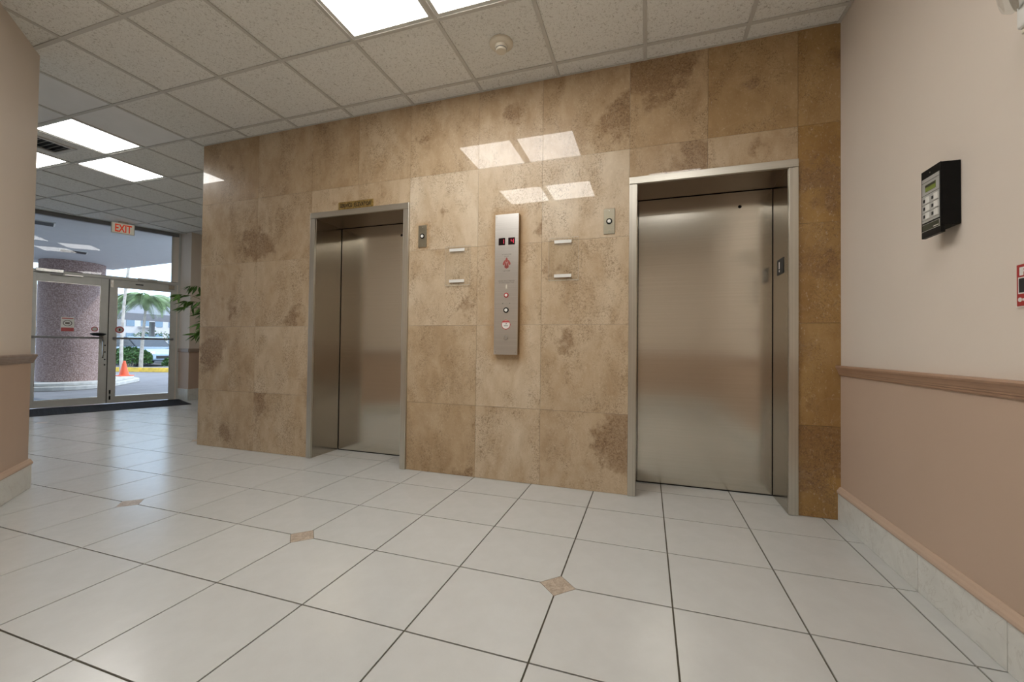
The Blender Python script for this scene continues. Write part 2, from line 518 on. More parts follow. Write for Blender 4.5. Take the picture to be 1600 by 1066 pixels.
    def build(s, name, mat, parent=None, origin=None, bevel=0, smooth=False, seg=2):
        if origin is None:
            xs = list(zip(*s.v))
            origin = [(min(c) + max(c)) / 2 for c in xs]
        me = s.mesh(name, mat, origin, smooth)
        o = bpy.data.objects.new(name, me)
        COL.objects.link(o)
        place(o, origin, parent)
        if smooth:
            try:
                md = o.modifiers.new('edge', 'EDGE_SPLIT'); md.split_angle = math.radians(40)
            except Exception:
                pass
        if bevel:
            md = o.modifiers.new('bevel', 'BEVEL'); md.width = bevel; md.segments = seg; md.limit_method = 'ANGLE'
        return o

WP = {}
def place(o, origin, parent):
    origin = Vector(origin)
    if parent is not None:
        o.parent = parent
        o.location = origin - WP[parent.name]
    else:
        o.location = origin
    WP[o.name] = origin

def tag(o, label, cat, group=None):
    o['label'] = label; o['category'] = cat
    if group:
        o['group'] = group
    return o

def thing(name, label, cat, loc, group=None):
    o = bpy.data.objects.new(name, None)
    o.empty_display_size = .05
    COL.objects.link(o)
    o.location = loc
    WP[o.name] = Vector(loc)
    return tag(o, label, cat, group)

def struct(o):
    o['kind'] = 'structure'
    return o

def box(x0, x1, y0, y1, z0, z1):
    return MB().box(x0, x1, y0, y1, z0, z1)

def text(s, size, O, right, up, depth, mat, name, parent, width=None, height=None, bold=0):
    """lettering as thin raised geometry; O is its centre, facing right x up"""
    cu = bpy.data.curves.new('lettering', 'FONT')
    cu.body = s; cu.size = size; cu.extrude = depth; cu.align_x = 'CENTER'; cu.align_y = 'CENTER'
    cu.resolution_u = 2; cu.offset = bold
    tmp = bpy.data.objects.new('lettering', cu)
    COL.objects.link(tmp)
    dg = bpy.context.evaluated_depsgraph_get()
    me = bpy.data.meshes.new_from_object(tmp.evaluated_get(dg))
    bpy.data.objects.remove(tmp)
    right = Vector(right).normalized(); up = Vector(up).normalized(); nrm = right.cross(up)
    xs = [v.co.x for v in me.vertices]; ys = [v.co.y for v in me.vertices]
    w = max(xs) - min(xs); h = max(ys) - min(ys); cx = (max(xs) + min(xs)) / 2; cy = (max(ys) + min(ys)) / 2
    sx = (width / w) if width else 1
    sy = (height / h) if height else sx
    for v in me.vertices:
        v.co = right * (v.co.x - cx) * sx + up * (v.co.y - cy) * sy + nrm * v.co.z
    me.materials.clear(); me.materials.append(mat)
    me.name = name
    o = bpy.data.objects.new(name, me)
    COL.objects.link(o)
    place(o, O, parent)
    return o

def split_letters(o, parent, name='letter'):
    """turn one lettering mesh into one object per glyph"""
    me = o.data; n = len(me.vertices); par = list(range(n))
    def find(a):
        while par[a] != a:
            par[a] = par[par[a]]; a = par[a]
        return a
    for e in me.edges:
        a, b = find(e.vertices[0]), find(e.vertices[1])
        if a != b:
            par[a] = b
    groups = {}
    for p in me.polygons:
        groups.setdefault(find(p.vertices[0]), []).append(list(p.vertices))
    base = WP[o.name]
    for fs in groups.values():
        idx = sorted({i for f in fs for i in f}); mp_ = {i: k for k, i in enumerate(idx)}
        cs = [me.vertices[i].co.copy() for i in idx]
        ctr = sum(cs, Vector()) / len(cs)
        m2 = bpy.data.meshes.new(name)
        m2.from_pydata([tuple(c - ctr) for c in cs], [], [[mp_[i] for i in f] for f in fs])
        m2.materials.append(me.materials[0])
        q = bpy.data.objects.new(name, m2); COL.objects.link(q)
        place(q, base + ctr, parent)
    bpy.data.objects.remove(o)

def clip(poly, hp):
    """clip polygon by half planes (a, b, c): keep a*x+b*y <= c"""
    for a, b, c in hp:
        out = []
        for i in range(len(poly)):
            p, q = poly[i], poly[(i + 1) % len(poly)]
            dp = a * p[0] + b * p[1] - c; dq = a * q[0] + b * q[1] - c
            if dp <= 0:
                out.append(p)
            if (dp < 0 < dq) or (dq < 0 < dp):
                s = dp / (dp - dq)
                out.append((p[0] + (q[0] - p[0]) * s, p[1] + (q[1] - p[1]) * s))
        poly = out
        if len(poly) < 3:
            return []
    # drop doubled points
    res = []
    for p in poly:
        if not res or (abs(p[0] - res[-1][0]) + abs(p[1] - res[-1][1])) > 1e-5:
            res.append(p)
    if len(res) > 2 and abs(res[0][0] - res[-1][0]) + abs(res[0][1] - res[-1][1]) < 1e-5:
        res.pop()
    return res if len(res) > 2 else []

def area(p):
    return abs(sum(p[i][0] * p[(i + 1) % len(p)][1] - p[(i + 1) % len(p)][0] * p[i][1] for i in range(len(p)))) / 2

# ------------------------------------------------------------------ measures of the place
T = .4572                     # floor tile
XR = 1.008                    # right wall face
XL = -4.391                   # left end of the elevator wall
H = 3.018
YB = -4.35                    # wall behind
YN = 2.62                     # lobby rear wall
A = Vector((-8.93, .66)); B = Vector((-8.28, 2.24))
TD = (B - A).normalized()     # along the entrance
ND = Vector((TD.y, -TD.x))    # into the lobby
TD3 = Vector((TD.x, TD.y, 0)); ND3 = Vector((ND.x, ND.y, 0)); UP = Vector((0, 0, 1))
# keep the lobby side of the entrance line
ENT = (-ND.x, -ND.y, -(ND.x * A.x + ND.y * A.y))
def D3(t, n, z):
    p = A + TD * t + ND * n
    return Vector((p.x, p.y, z))

# ------------------------------------------------------------------ floor
GX = .0033
slab = clip([(-12, YB), (XR + .1, YB), (XR + .1, YN), (-12, YN)], [ENT])
floor = struct(MB().prism(slab, -.12, -.0045).build('floor', M['grout'], origin=(0, 0, -.0045)))
tiles = []
hd = .076
for ci in range(-27, 3):
    for ri in range(-6, 13):
        x0, x1 = ci * T, (ci + 1) * T
        y1 = .142 - (ri - 1) * T; y0 = y1 - T
        if x0 > XL and y0 > .40:
            continue
        poly = [(x0 + GX, y0 + GX), (x1 - GX, y0 + GX), (x1 - GX, y1 - GX), (x0 + GX, y1 - GX)]
        hp = [ENT, (1, 0, XR - .001), (0, -1, -YB), (0, 1, YN)]
        # corners beside a diamond inset are cut
        for cc in (ci, ci + 1):
            for rr in (ri, ri - 1):
                if (cc + 1) % 3 == 0 and rr % 3 == 0 and cc < 0:
                    gx, gy = cc * T, .142 - rr * T
                    sx = 1 if cc == ci + 1 else -1
                    sy = 1 if rr == ri - 1 else -1
                    hp.append((sx, sy, sx * gx + sy * gy - hd - .003))
        poly = clip(poly, hp)
        if not poly or area(poly) < .002:
            continue
        cx = sum(p[0] for p in poly) / len(poly); cy = sum(p[1] for p in poly) / len(poly)
        v = Vector((cx, cy, 0)) - Vector((-.1006, -2.9833, 1.0094))
        dep = v.dot(fv)
        inview = dep > .1 and abs(v.dot(rv) / dep) < 1.45 and -1.1 < v.dot(uv_) / dep
        hidden = cx > XL and cy > .3
        # what the left wall or the elevator wall hides
        t_ = (-2.9833 - cy)
        tiles.append((not (inview and not hidden), dep if dep > .1 else 99 - dep, poly, cx, cy))
tiles.sort(key=lambda a: (a[0], a[1]))
rest = MB()
for k, (bad, dep, poly, cx, cy) in enumerate(tiles):
    if k < 280 and not bad:
        o = MB().prism(poly, -.0045, random.uniform(-.0003, .0003)).build('floor_tile', M['floor_tile'], floor, origin=(cx, cy, 0))
    else:
        rest.prism(poly, -.0045, 0)
o = rest.build('floor_tiling', M['floor_tile'], floor, origin=(0, 0, 0)); o['kind'] = 'stuff'
for cc in range(-25, 0):
    for rr in range(-3, 10):
        if (cc + 1) % 3 == 0 and rr % 3 == 0:
            gx, gy = cc * T, .142 - rr * T
            if gx > XL + .1 and gy > .05:
                continue
            poly = clip([(gx - hd, gy), (gx, gy - hd), (gx + hd, gy), (gx, gy + hd)], [ENT, (1, 0, XR - .001), (0, -1, -YB), (0, 1, YN)])
            if poly:
                MB().prism(poly, -.0045, .0002).build('diamond_inset', M['inset'], floor, origin=(gx, gy, 0))

# ------------------------------------------------------------------ ceiling
ceiling = struct(MB().prism(slab, H + .045, H + .30).build('ceiling', M['plenum'], origin=(0, 0, H + .045)))
SX, SY = .6104, .598
gx = lambda n: -3.178 + SX * n
gy = lambda n: -.151 - SY * n
LIGHTS = [(2, 1), (3, 1), (2, 3), (3, 3), (5, 3), (-4, 0), (-5, -1), (-6, 0)]
LIGHT_LABEL = {
    (2, 3): 'lit ceiling light behind the camera, mirrored lower left on the polished stone',
    (3, 3): 'lit ceiling light behind the camera, mirrored lower right on the polished stone',
    (5, 3): 'lit ceiling light behind the camera, mirrored blurred atop the right elevator door',
    (2, 1): 'larger lit ceiling light cut by the top edge, left of the smoke detector',
    (3, 1): 'sliver of a lit ceiling light at the top edge, nearest the smoke detector',
    (-4, 0): 'lit ceiling light in the lobby above the air vent, largest on the left',
    (-5, -1): 'lit ceiling light in the lobby right of the air vent, fully visible, farthest',
    (-6, 0): 'lit ceiling light in the lobby half hidden by the left wall, below the vent',
}
PLAIN = {(-4, 1), (-3, 1), (-3, 0)}
for nx in range(-14, 7):
    for ny in range(-5, 9):
        x0, x1 = gx(nx), gx(nx + 1)
        y0, y1 = gy(ny + 1), gy(ny)
        if (nx, ny) in LIGHTS:
            continue
        if x0 > XL - .05 and y0 > 0:
            continue
        g = .006
        poly = [(x0 + g, y0 + g), (x1 - g, y0 + g), (x1 - g, y1 - g), (x0 + g, y1 - g)]
        hp = [ENT, (1, 0, XR - .001), (0, -1, -YB), (0, 1, YN)]
        if x0 > XL - .05:
            hp.append((0, 1, -.001))
        poly = clip(poly, hp)
        if not poly or area(poly) < .003:
            continue
        cx = sum(p[0] for p in poly) / len(poly); cy = sum(p[1] for p in poly) / len(poly)
        if (nx, ny) == (-5, 0):
            # the vent is let into this tile: four strips round its opening
            mb = MB()
            vx0, vx1, vy0, vy1 = x0 + .13, x1 - .13, y0 + .06, y0 + .06 + .35
            mb.box(x0 + g, vx0, y0 + g, y1 - g, H + .004, H + .02).box(vx1, x1 - g, y0 + g, y1 - g, H + .004, H + .02)
            mb.box(vx0, vx1, y0 + g, vy0, H + .004, H + .02).box(vx0, vx1, vy1, y1 - g, H + .004, H + .02)
            mb.build('ceiling_tile', M['ceil_tile'], ceiling)
            continue
        dz = random.uniform(0, .002)
        o = MB().prism(poly, H + .004 + dz, H + .022 + dz).build('ceiling_tile', M['ceil_plain'] if (nx, ny) in PLAIN else M['ceil_tile'], ceiling, origin=(cx, cy, H + .01))
def entx(y):   # x of the entrance line at y
    return A.x + (y - A.y) * TD.x / TD.y
def enty(x):
    return A.y + (x - A.x) * TD.y / TD.x
bw = .012
for nx in range(-13, 7):
    x = gx(nx)
    y0 = YB; y1 = min(YN, enty(x)) if x < XL - .02 else 0
    if x < -8.3:
        y1 = min(y1, enty(x))
    if y1 - y0 > .1:
        box(x - bw, x + bw, y0, y1 - .001, H - .002, H + .0035).build('grid_bar', M['grid'], ceiling)
for ny in range(-4, 9):
    y = gy(ny)
    x0 = entx(y); x1 = XR if y < 0 else XL
    if x1 - x0 > .1:
        box(x0 + .001, x1 - .001, y - bw, y + bw, H - .0015, H + .0032).build('grid_bar', M['grid'], ceiling)
# wall angle moulding
box(XR - .018, XR - .0005, YB, 0, H - .003, H + .003).build('edge_moulding', M['grid'], ceiling)
box(XL, XR - .018, -.014, -.0005, H - .0005, H + .003).build('edge_moulding', M['grid'], ceiling)

def ceiling_light(nx, ny):
    x0, x1, y0, y1 = gx(nx), gx(nx + 1), gy(ny + 1), gy(ny)
    lab = LIGHT_LABEL.get((nx, ny))
    L = thing('ceiling_light', lab or 'lit square ceiling light outside the picture, seen only in reflections', 'ceiling light', ((x0 + x1) / 2, (y0 + y1) / 2, H), 'square ceiling lights')
    mb = MB(); w = .028; a, b = x0 + .008, x1 - .008; c, d = y0 + .008, y1 - .008
    z0, z1 = H + .0036, H + .014
    mb.box(a, a + w, c, d, z0, z1).box(b - w, b, c, d, z0, z1).box(a + w, b - w, c, c + w, z0, z1).box(a + w, b - w, d - w, d, z0, z1)
    mb.build('frame', M['light_frame'], L)
    box(a + w, b - w, c + w, d - w, H + .008, H + .012).build('diffuser', M['diffuser'], L)
    box(a + .01, b - .01, c + .01, d - .01, H + .016, H + .04).build('housing', M['white'], L)
for l in LIGHTS:
    ceiling_light(*l)

# air vent in the lobby ceiling
x0, y0 = gx(-5) + .13, gy(1) + .06; x1, y1 = gx(-4) - .13, y0 + .35
V = thing('air_vent', 'square louvred air vent in the lobby ceiling between the lights', 'air vent', ((x0 + x1) / 2, (y0 + y1) / 2, H))
MB().box(x0, x1, y0, y0 + .03, H - .008, H + .006).box(x0, x1, y1 - .03, y1, H - .008, H + .006).box(x0, x0 + .03, y0 + .03, y1 - .03, H - .008, H + .006).box(x1 - .03, x1, y0 + .03, y1 - .03, H - .008, H + .006).build('frame', M['vent'], V)
box(x0 + .005, x1 - .005, y0 + .005, y1 - .005, H + .021, H + .04).build('duct', M['black_matte'], V)
for k in range(6):
    yy = y0 + .055 + k * .048
    MB().obox((x0 + .03, yy, H), (1, 0, 0), (0, .8, .6), (0, -.6, .8), (0, x1 - x0 - .06), (-.014, .014), (-.001, .001)).build('slat', M['vent'], V)

# ------------------------------------------------------------------ elevator wall
FO = .052                    # frame face width
OPN = [(-3.005, -1.983), (-.226, .785)]   # outer edges of both frames
DTOP = 2.205                 # outer top of the frames
wall = MB()
BK = .012                    # stone slabs are this thick, in front of the backing
wall.box(XL + BK, OPN[0][0], BK, YN, 0, H + .02)
wall.box(OPN[0][1], OPN[1][0], BK, YN, 0, H + .02)
wall.box(OPN[1][1], XR, BK, YN, 0, H + .02)
for a, b in OPN:
    wall.box(a, b, BK, .46, DTOP, H + .02)
    wall.box(a, b, .46, YN, 0, H + .02)
wall_e = struct(wall.build('wall_elevator', M['plenum'], origin=(-1.7, 0, 0)))
COLX = [XL, -3.652, -3.005, -2.50, -1.983, -1.369, -.852, -.226, .272, .785, XR]
ROWZ = [.001, .556, 1.183, 1.80, 2.412, H + .001]
PATCH = {  # (column, row): tone, patch x, patch z, radius
    (0, 4): (0.41, .5, .5, 0.00), (1, 4): (0.51, .4, .5, 0.00), (0, 3): (0.56, .85, .35, 0.36), (1, 3): (0.61, .2, .35, 0.34),
    (0, 1): (0.56, .30, .55, 0.34), (1, 1): (0.73, .5, .3, 0.00), (0, 0): (0.56, .5, .4, 0.20), (1, 0): (0.63, .22, .75, 0.36),
    (2, 4): (0.45, .4, .75, 0.20), (3, 4): (0.55, .5, .5, 0.00), (0, 2): (0.63, .5, .4, 0.17), (1, 2): (0.63, .6, .3, 0.24),
    (4, 0): (0.45, .7, .2, 0.17), (5, 0): (0.75, .8, .2, 0.10), (6, 0): (0.62, .80, .62, 0.48),
    (4, 1): (0.55, .3, .4, 0.00), (5, 1): (0.80, .5, .5, 0.00), (6, 1): (0.68, .35, .7, 0.19),
    (4, 3): (0.92, .5, .5, 0.00), (5, 3): (0.80, .8, .3, 0.17), (6, 3): (0.92, .5, .5, 0.00), (4, 2): (0.72, .7, .3, 0.17), (5, 2): (0.72, .5, .4, 0.00), (6, 2): (0.70, .3, .6, 0.17),
    (4, 4): (0.55, .3, .5, 0.09), (5, 4): (0.62, .5, .6, 0.17), (6, 4): (0.50, .8, .45, 0.34),
    (7, 4): (0.38, .38, .72, 0.56), (8, 4): (0.22, .5, .5, 0.00), (9, 4): (0.12, .6, .6, 0.09), (9, 3): (0.02, .5, .45, 0.34), (9, 2): (0.06, .5, .55, 0.20), (9, 1): (0.08, .5, .3, 0.17), (9, 0): (0.03, .5, .62, 0.50),
    (7, 3): (0.55, .7, .5, 0.34), (8, 3): (0.58, .5, .5, 0.00),
    (2, 3): (0.60, .5, .5, 0.09), (3, 3): (0.62, .5, .5, 0.00),
}
def slab_obj(x0, x1, y0, y1, z0, z1, pc, dy):
    o = MB().box(x0, x1, y0, y1, z0, z1).build('stone_slab', M['travertine'], wall_e, origin=((x0 + x1) / 2, (y0 + y1) / 2, (z0 + z1) / 2))
    o.color = pc
    return o
g = .0007
for i in range(10):
    for j in range(5):
        x0, x1, z0, z1 = COLX[i], COLX[i + 1], ROWZ[j], ROWZ[j + 1]
        if i in (2, 3, 7, 8):
            if j < 3:
                continue
            if j == 3:
                z0 = DTOP + .001
        dy = random.uniform(-.0004, .0004)
        slab_obj(x0 + g, x1 - g, dy, BK - .0005, z0 + g, z1 - g, PATCH.get((i, j), (.55, .5, .5, .05)), dy)
for j in range(5):            # the wall's left flank, round the corner
    for k, (a, b) in enumerate(((.012, .62), (.62, 1.28), (1.28, 1.94), (1.94, YN))):
        o = MB().box(XL, XL + BK - .0005, a + g, b - g, ROWZ[j] + g, ROWZ[j + 1] - g).build('stone_slab', M['travertine'], wall_e)
        o.color = (random.uniform(.3, .6), .5, .5, random.uniform(0, .2))

def elevator(idx, label):
    a, b = OPN[idx]
    ia, ib = a + FO, b - FO
    zt = DTOP - .05
    E = thing('elevator_entrance', label, 'elevator', ((a + b) / 2, 0, 0), 'steel elevator entrances')
    # frame: folded jamb posts and header
    for s, (p, q) in enumerate(((a + .0005, ia), (ib, b - .0005))):
        box(p, q, -.016, .325, .002, zt - .001 if True else DTOP).build('jamb_post', M['frame_steel'], E, bevel=.0025)
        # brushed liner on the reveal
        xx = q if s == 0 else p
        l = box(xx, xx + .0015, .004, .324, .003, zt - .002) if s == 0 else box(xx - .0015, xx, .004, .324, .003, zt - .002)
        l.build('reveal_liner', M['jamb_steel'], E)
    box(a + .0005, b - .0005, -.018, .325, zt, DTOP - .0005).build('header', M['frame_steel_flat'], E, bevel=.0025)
    box(ia, ib, .004, .324, zt - .0015, zt - .0001).build('header_liner', M['header_dark_reflection'], E)
    # black sheet painted as the shade in the running clearance, then the door panel
    box(ia - .02, ib + .02, .352, .372, .0, zt + .02).build('gap_shade_sheet', M['black_gap'], E)
    box(ia + .005, ib - .005, .332, .350, .010, zt - .006).build('door_panel', M['door_steel'], E, bevel=.001)
    kx = (.525, ) if idx else (-2.286 + .01,)
    MB().lathe([(.0, -.0015), (.010, -.0015), (.012, .001), (.012, .004)], (kx[0], .331, 2.043), (0, 1, 0), 16).build('keyhole', M['black'], E)
    # sill
    box(ia, ib, .332, .352, .0012, .006).build('sill', M['black_gap'], E)
    return E, ia, ib
E0, a0, b0 = elevator(0, 'narrower looking left elevator doorway in brushed steel, under the small brass sign')
E1, a1, b1 = elevator(1, 'large right elevator doorway in brushed steel, nearest the pink side wall')
# floor number plate on the right reveal
pl = box(b1 - .005, b1 - .0016, .085, .215, 1.515, 1.617).build('number_plate', M['black_matte'], E1, bevel=.001)
text('1', .07, (b1 - .0058, .165, 1.575), (0, -1, 0), (0, 0, 1), .0006, M['white'], 'numeral', pl, height=.045, width=.014)
MB().lathe([(.008, 0), (.006, .0015)], (b1 - .005, .165, 1.538), (-1, 0, 0), 12).build('braille_dot', M['white'], pl)

# brass sign over the left door
S = thing('brass_sign', 'small brass sign reading SERVICE ELEVATOR on top of the left door frame', 'sign', (-2.52, -.006, 2.206))
box(-2.70, -2.342, -.012, -.0008, 2.2065, 2.272).build('plate', M['brass'], S, bevel=.001)
split_letters(text('SERVICE  ELEVATOR', .04, (-2.521, -.0125, 2.239), (1, 0, 0), (0, 0, 1), .0006, M['ink'], 'lettering', S, width=.325, height=.034, bold=.0006), S)

# call button plates
def call_plate(xc, zc, label):
    P = thing('call_button_plate', label, 'button', (xc, 0, zc), 'single call button plates')
    box(xc - .038, xc + .038, -.007, -.0008, zc - .09, zc + .09).build('plate', M['plate_steel'], P, bevel=.0015)
    y = -.007
    MB().lathe([(.021, 0), (.021, .003), (.015, .003)], (xc, y, zc), (0, -1, 0), 24).build('bezel', M['black'], P)
    MB().lathe([(.013, .001), (.012, .006), (.006, .0065), (0, .0065)], (xc, y, zc), (0, -1, 0), 20).build('button', M['white'], P)
    for s in (-1, 1):
        MB().lathe([(.0035, 0), (.003, .0012), (0, .0014)], (xc, y, zc + s * .072), (0, -1, 0), 10).build('screw', M['chrome'], P)
call_plate(-1.858, 1.915, 'small steel call button plate on the stone right of the left elevator')
call_plate(-.362, 1.912, 'small steel call button plate on the stone left of the right elevator')

# hall panel between the doors
P = thing('hall_station', 'tall narrow steel control panel on the stone wall between both elevators', 'control panel', (-1.11, 0, .955))
px0, px1, pz0, pz1 = -1.208, -1.02, .957, 2.02
box(px0 + .003, px1 + .002, -.040, -.0008, pz0 + .002, pz1 - .002).build('back_box', M['panel_side'], P, bevel=.002)
box(px0, px1, -.044, -.0402, pz0, pz1).build('face_plate', M['panel_steel'], P, bevel=.002)
yf = -.044
cxp = (px0 + px1) / 2 + .002
SEG = {'1': 'bc', '4': 'fgbc'}
for (dx, dg) in ((-.040, '1'), (.037, '4')):
    X, Z = cxp + dx, 1.812
    d = box(X - .026, X + .026, yf - .001, yf - .0001, Z - .027, Z + .027).build('floor_display', M['display'], P)
    w, h, tk = .009, .016, .0022
    X += .006
    seg = {'b': (X + w - tk, X + w + tk, Z, Z + h), 'c': (X + w - tk, X + w + tk, Z - h, Z), 'f': (X - w - tk, X - w + tk, Z, Z + h), 'g': (X - w, X + w, Z - tk, Z + tk)}
    mb = MB()
    for q in SEG[dg]:
        a_, b_, c_, d_ = seg[q]
        mb.box(a_, b_, yf - .0016, yf - .001, c_ + .0008, d_ - .0008)
    mb.build('digit', M['digit'], d)
def txt(s, z, w, h, mat='ink_grey', x=None):
    text(s, .01, (x if x else cxp, yf - .0004, z), (1, 0, 0), (0, 0, 1), .0003, M[mat], 'lettering', P, width=w, height=h)
txt('IN CASE OF FIRE', 1.713, .072, .0085)
txt('DO NOT', 1.698, .035, .0075)
txt('USE STAIRS', 1.588, .058, .0085)
# red emblem: a cluster of pointed petals in an oval
def petal(cx, cz, w, h, ang, y):
    pts = []
    for k in range(12):
        t = 2 * PI * k / 12
        u = w * math.sin(t) * (1 - .35 * math.cos(t)); v_ = h * math.cos(t)
        pts.append((cx + u * math.cos(ang) + v_ * math.sin(ang), cz - u * math.sin(ang) + v_ * math.cos(ang)))
    m = MB(); n = len(pts)
    m.v = [(a, y, b) for a, b in pts] + [(a, y + .0006, b) for a, b in pts]
    m.f = [list(range(n)), [n + i for i in reversed(range(n))]] + [[i, (i + 1) % n, n + (i + 1) % n, n + i] for i in range(n)]
    return m
for (ax_, az_, w, h, an) in ((0, .024, .009, .019, 0), (-.019, .004, .008, .021, .38), (.019, .004, .008, .021, -.38), (-.008, -.016, .007, .023, .12), (.008, -.016, .007, .023, -.12), (0, -.030, .009, .012, 0)):
    petal(cxp + ax_, 1.648 + az_, w, h, an, yf - .0009).build('emblem_petal', M['emblem_red'], P)
txt('FIREMENS SERVICE OPERATION', 1.513, .128, .007)
txt('KEY SWITCH INSTRUCTIONS', 1.500, .118, .006)
box(cxp - .006, cxp + .006, yf - .0012, yf - .0001, 1.452, 1.484).build('indicator_tab', M['offwhite'], P)
# fire service key switch, red and white
MB().lathe([(.019, 0), (.019, .002), (.012, .003)], (cxp, yf, 1.405), (0, -1, 0), 24).build('key_switch', M['red'], P)
MB().lathe([(.011, .002), (.010, .007), (0, .0075)], (cxp, yf, 1.405), (0, -1, 0), 18).build('key_cylinder', M['white'], P)
for dx in (-.028, .028):
    MB().lathe([(.004, 0), (.003, .002), (0, .002)], (cxp + dx, yf, 1.343), (0, -1, 0), 10).build('screw', M['bronze_trim'], P)
MB().lathe([(.021, 0), (.021, .003), (.014, .004)], (cxp, yf, 1.292), (0, -1, 0), 24).build('button_ring', M['black'], P)
MB().lathe([(.013, .002), (.012, .007), (0, .008)], (cxp, yf, 1.292), (0, -1, 0), 18).build('button', M['white'], P)
MB().lathe([(.038, 0), (.038, .0012)], (cxp, yf, 1.183), (0, -1, 0), 8).build('sticker_rim', M['sticker_red'], P)
MB().lathe([(.031, .0012), (.031, .0017)], (cxp, yf, 1.183), (0, -1, 0), 24).build('sticker_face', M['white'], P)
box(cxp - .027, cxp + .027, yf - .0023, yf - .0017, 1.199, 1.211).build('sticker_band', M['sticker_red'], P)
petal(cxp + .003, 1.190, .003, .006, .6, yf - .0024).build('sticker_mark', M['ink'], P)
for z_ in (1.178, 1.172):
    box(cxp - .016, cxp + .016, yf - .0021, yf - .0017, z_ - .0012, z_ + .0012).build('sticker_line', M['ink_grey'], P)
MB().lathe([(.019, 0), (.019, .003), (.012, .004), (.012, .006), (0, .006)], (cxp, yf, 1.085), (0, -1, 0), 24).build('lock', M['chrome'], P)
for dz in (.02, .988 + .055):
    for dx in (-.08, .08):
        MB().lathe([(.003, 0), (.0025, .0012), (0, .0013)], (cxp - .002 + dx, yf, pz0 + dz), (0, -1, 0), 8).build('screw', M['chrome'], P)

# clear acrylic card holders
def holder(x0, x1, z0, z1, wx0, wx1, label):
    Q = thing('sign_holder', label, 'sign', ((x0 + x1) / 2, 0, z0), 'clear acrylic sign holders')
    box(x0, x1, -.0055, -.003, z0, z1).build('clear_panel', M['acrylic'], Q)
    box(x0, x1, -.0105, -.0056, z0, z0 + .008).build('bottom_lip', M['acrylic'], Q)
    e = MB()
    for (a_, b_, c_, d_) in ((x0, x1, z1 - .003, z1), (x0, x1, z0, z0 + .004), (x0, x0 + .0016, z0 + .0023, z1 - .0023), (x1 - .0016, x1, z0 + .0023, z1 - .0023), (wx0 - .012, wx1 + .03, z1 - .052, z1 - .0505)):
        e.box(a_, b_, -.0112, -.0106, c_, d_)
    e.build('polished_edge', M['acrylic_edge'], Q)
    for c in (z0 + .035, z1 - .03):
        box(wx0, wx1, -.0122, -.0113, c - .0115, c + .0115).build('white_strip', M['white'], Q)
    for s in (x0 + .012, x1 - .012):
        MB().lathe([(.004, 0), (.004, .0052)], (s, -.0028, z1 - .012), (0, 1, 0), 8)
holder(-1.644, -1.427, 1.500, 1.812, -1.608, -1.476, 'clear acrylic sign holder with two white strips, left of the control panel')
holder(-.797, -.576, 1.505, 1.820, -.755, -.628, 'clear acrylic sign holder with two white strips, right of the control panel')

# ------------------------------------------------------------------ right wall
wr = struct(MB().box(XR, XR + .12, YB - .12, YN, 0, H + .04).build('wall_right', M['upper_wall'], origin=(XR, 0, 0)))
box(XR - .002, XR - .0002, YB, -.0005, .19, .88).build('wainscot_paint', M['lower_wall'], wr)
RAIL = [(0, .865), (.006, .865), (.009, .870), (.009, .876), (.013, .879), (.013, .884), (.016, .888), (.018, .896), (.022, .905), (.026, .910), (.028, .918), (.024, .926), (0, .926)]
tr = MB().ext(RAIL, (XR - .002, -.0005, 0), (-1, 0, 0), (0, 0, 1), (0, -1, 0), -YB - .001).build('trim_1', M['rail'])
struct(tr)
QR = [(0, .162), (.020, .162), (.022, .168), (.020, .178), (.014, .186), (.010, .194), (.004, .200), (0, .200)]
struct(MB().ext(QR, (XR - .002, -.0005, 0), (-1, 0, 0), (0, 0, 1), (0, -1, 0), -YB - .001).build('trim_2', M['rail']))
for o in (bpy.data.objects['trim_2'],):
    o.data.materials[0] = M['lower_wall']
bb = struct(box(XR - .006, XR - .0025, YB, -.0005, .0005, .161).build('baseboard_right', M['grout']))
y = -.0005
ends = [0] + [.142 - k * T for k in range(1, 13)]
for k in range(12):
    ya, yb = max(ends[k + 1], YB), ends[k]
    if yb - ya < .05:
        continue
    box(XR - .018, XR - .0062, ya + .0012, yb - .0012, .001, .1615).build('skirting_tile', M['base_marble'], bb, bevel=.0012)

# wall behind the camera
wb = struct(box(-11.5, XR, YB - .12, YB, 0, H + .04).build('wall_back', M['upper_wall'], origin=(-3, YB, 0)))
box(-11.0, XR - .003, YB, YB + .002, .19, .88).build('wainscot_paint', M['lower_wall'], wb)
struct(MB().ext(RAIL, (XR - .03, YB + .002, 0), (0, 1, 0), (0, 0, 1), (-1, 0, 0), 12.2).build('trim_3', M['rail']))
struct(box(-11.0, XR - .02, YB + .0005, YB + .016, .001, .162).build('baseboard_back', M['base_marble']))

# ------------------------------------------------------------------ left wall (turned 40 degrees)
C0 = Vector((-4.17, -1.29)); dirw = Vector((math.cos(math.radians(-40)), math.sin(math.radians(-40))))
nw = Vector((-dirw.y, dirw.x))               # towards the elevators
C1 = C0 + dirw * 1.75
C0b = C0 - nw * .22; 
pts = [(C0.x, C0.y), (C0b.x, C0b.y), (C1.x - .25, C1.y - .10), (C1.x - .25, YB), (C1.x, YB), (C1.x, C1.y)]
wl = struct(MB().prism(pts, 0, H + .015).build('wall_left', M['upper_wall'], origin=(C0.x, C0.y, 0)))
d3 = Vector((dirw.x, dirw.y, 0)); n3 = Vector((nw.x, nw.y, 0))
def lw(la, lb, lc):
    return MB().obox((C0.x, C0.y, 0), d3, n3, (0, 0, 1), la, lb, lc)
M['column_lower'] = M['lower_wall']
lw((-.002, 1.75), (.0002, .002), (.19, .88)).build('wainscot_paint', M['lower_wall'], wl)
lw((-.002, -.0002), (-.22, .002), (.19, .88)).build('wainscot_paint', M['lower_wall'], wl)
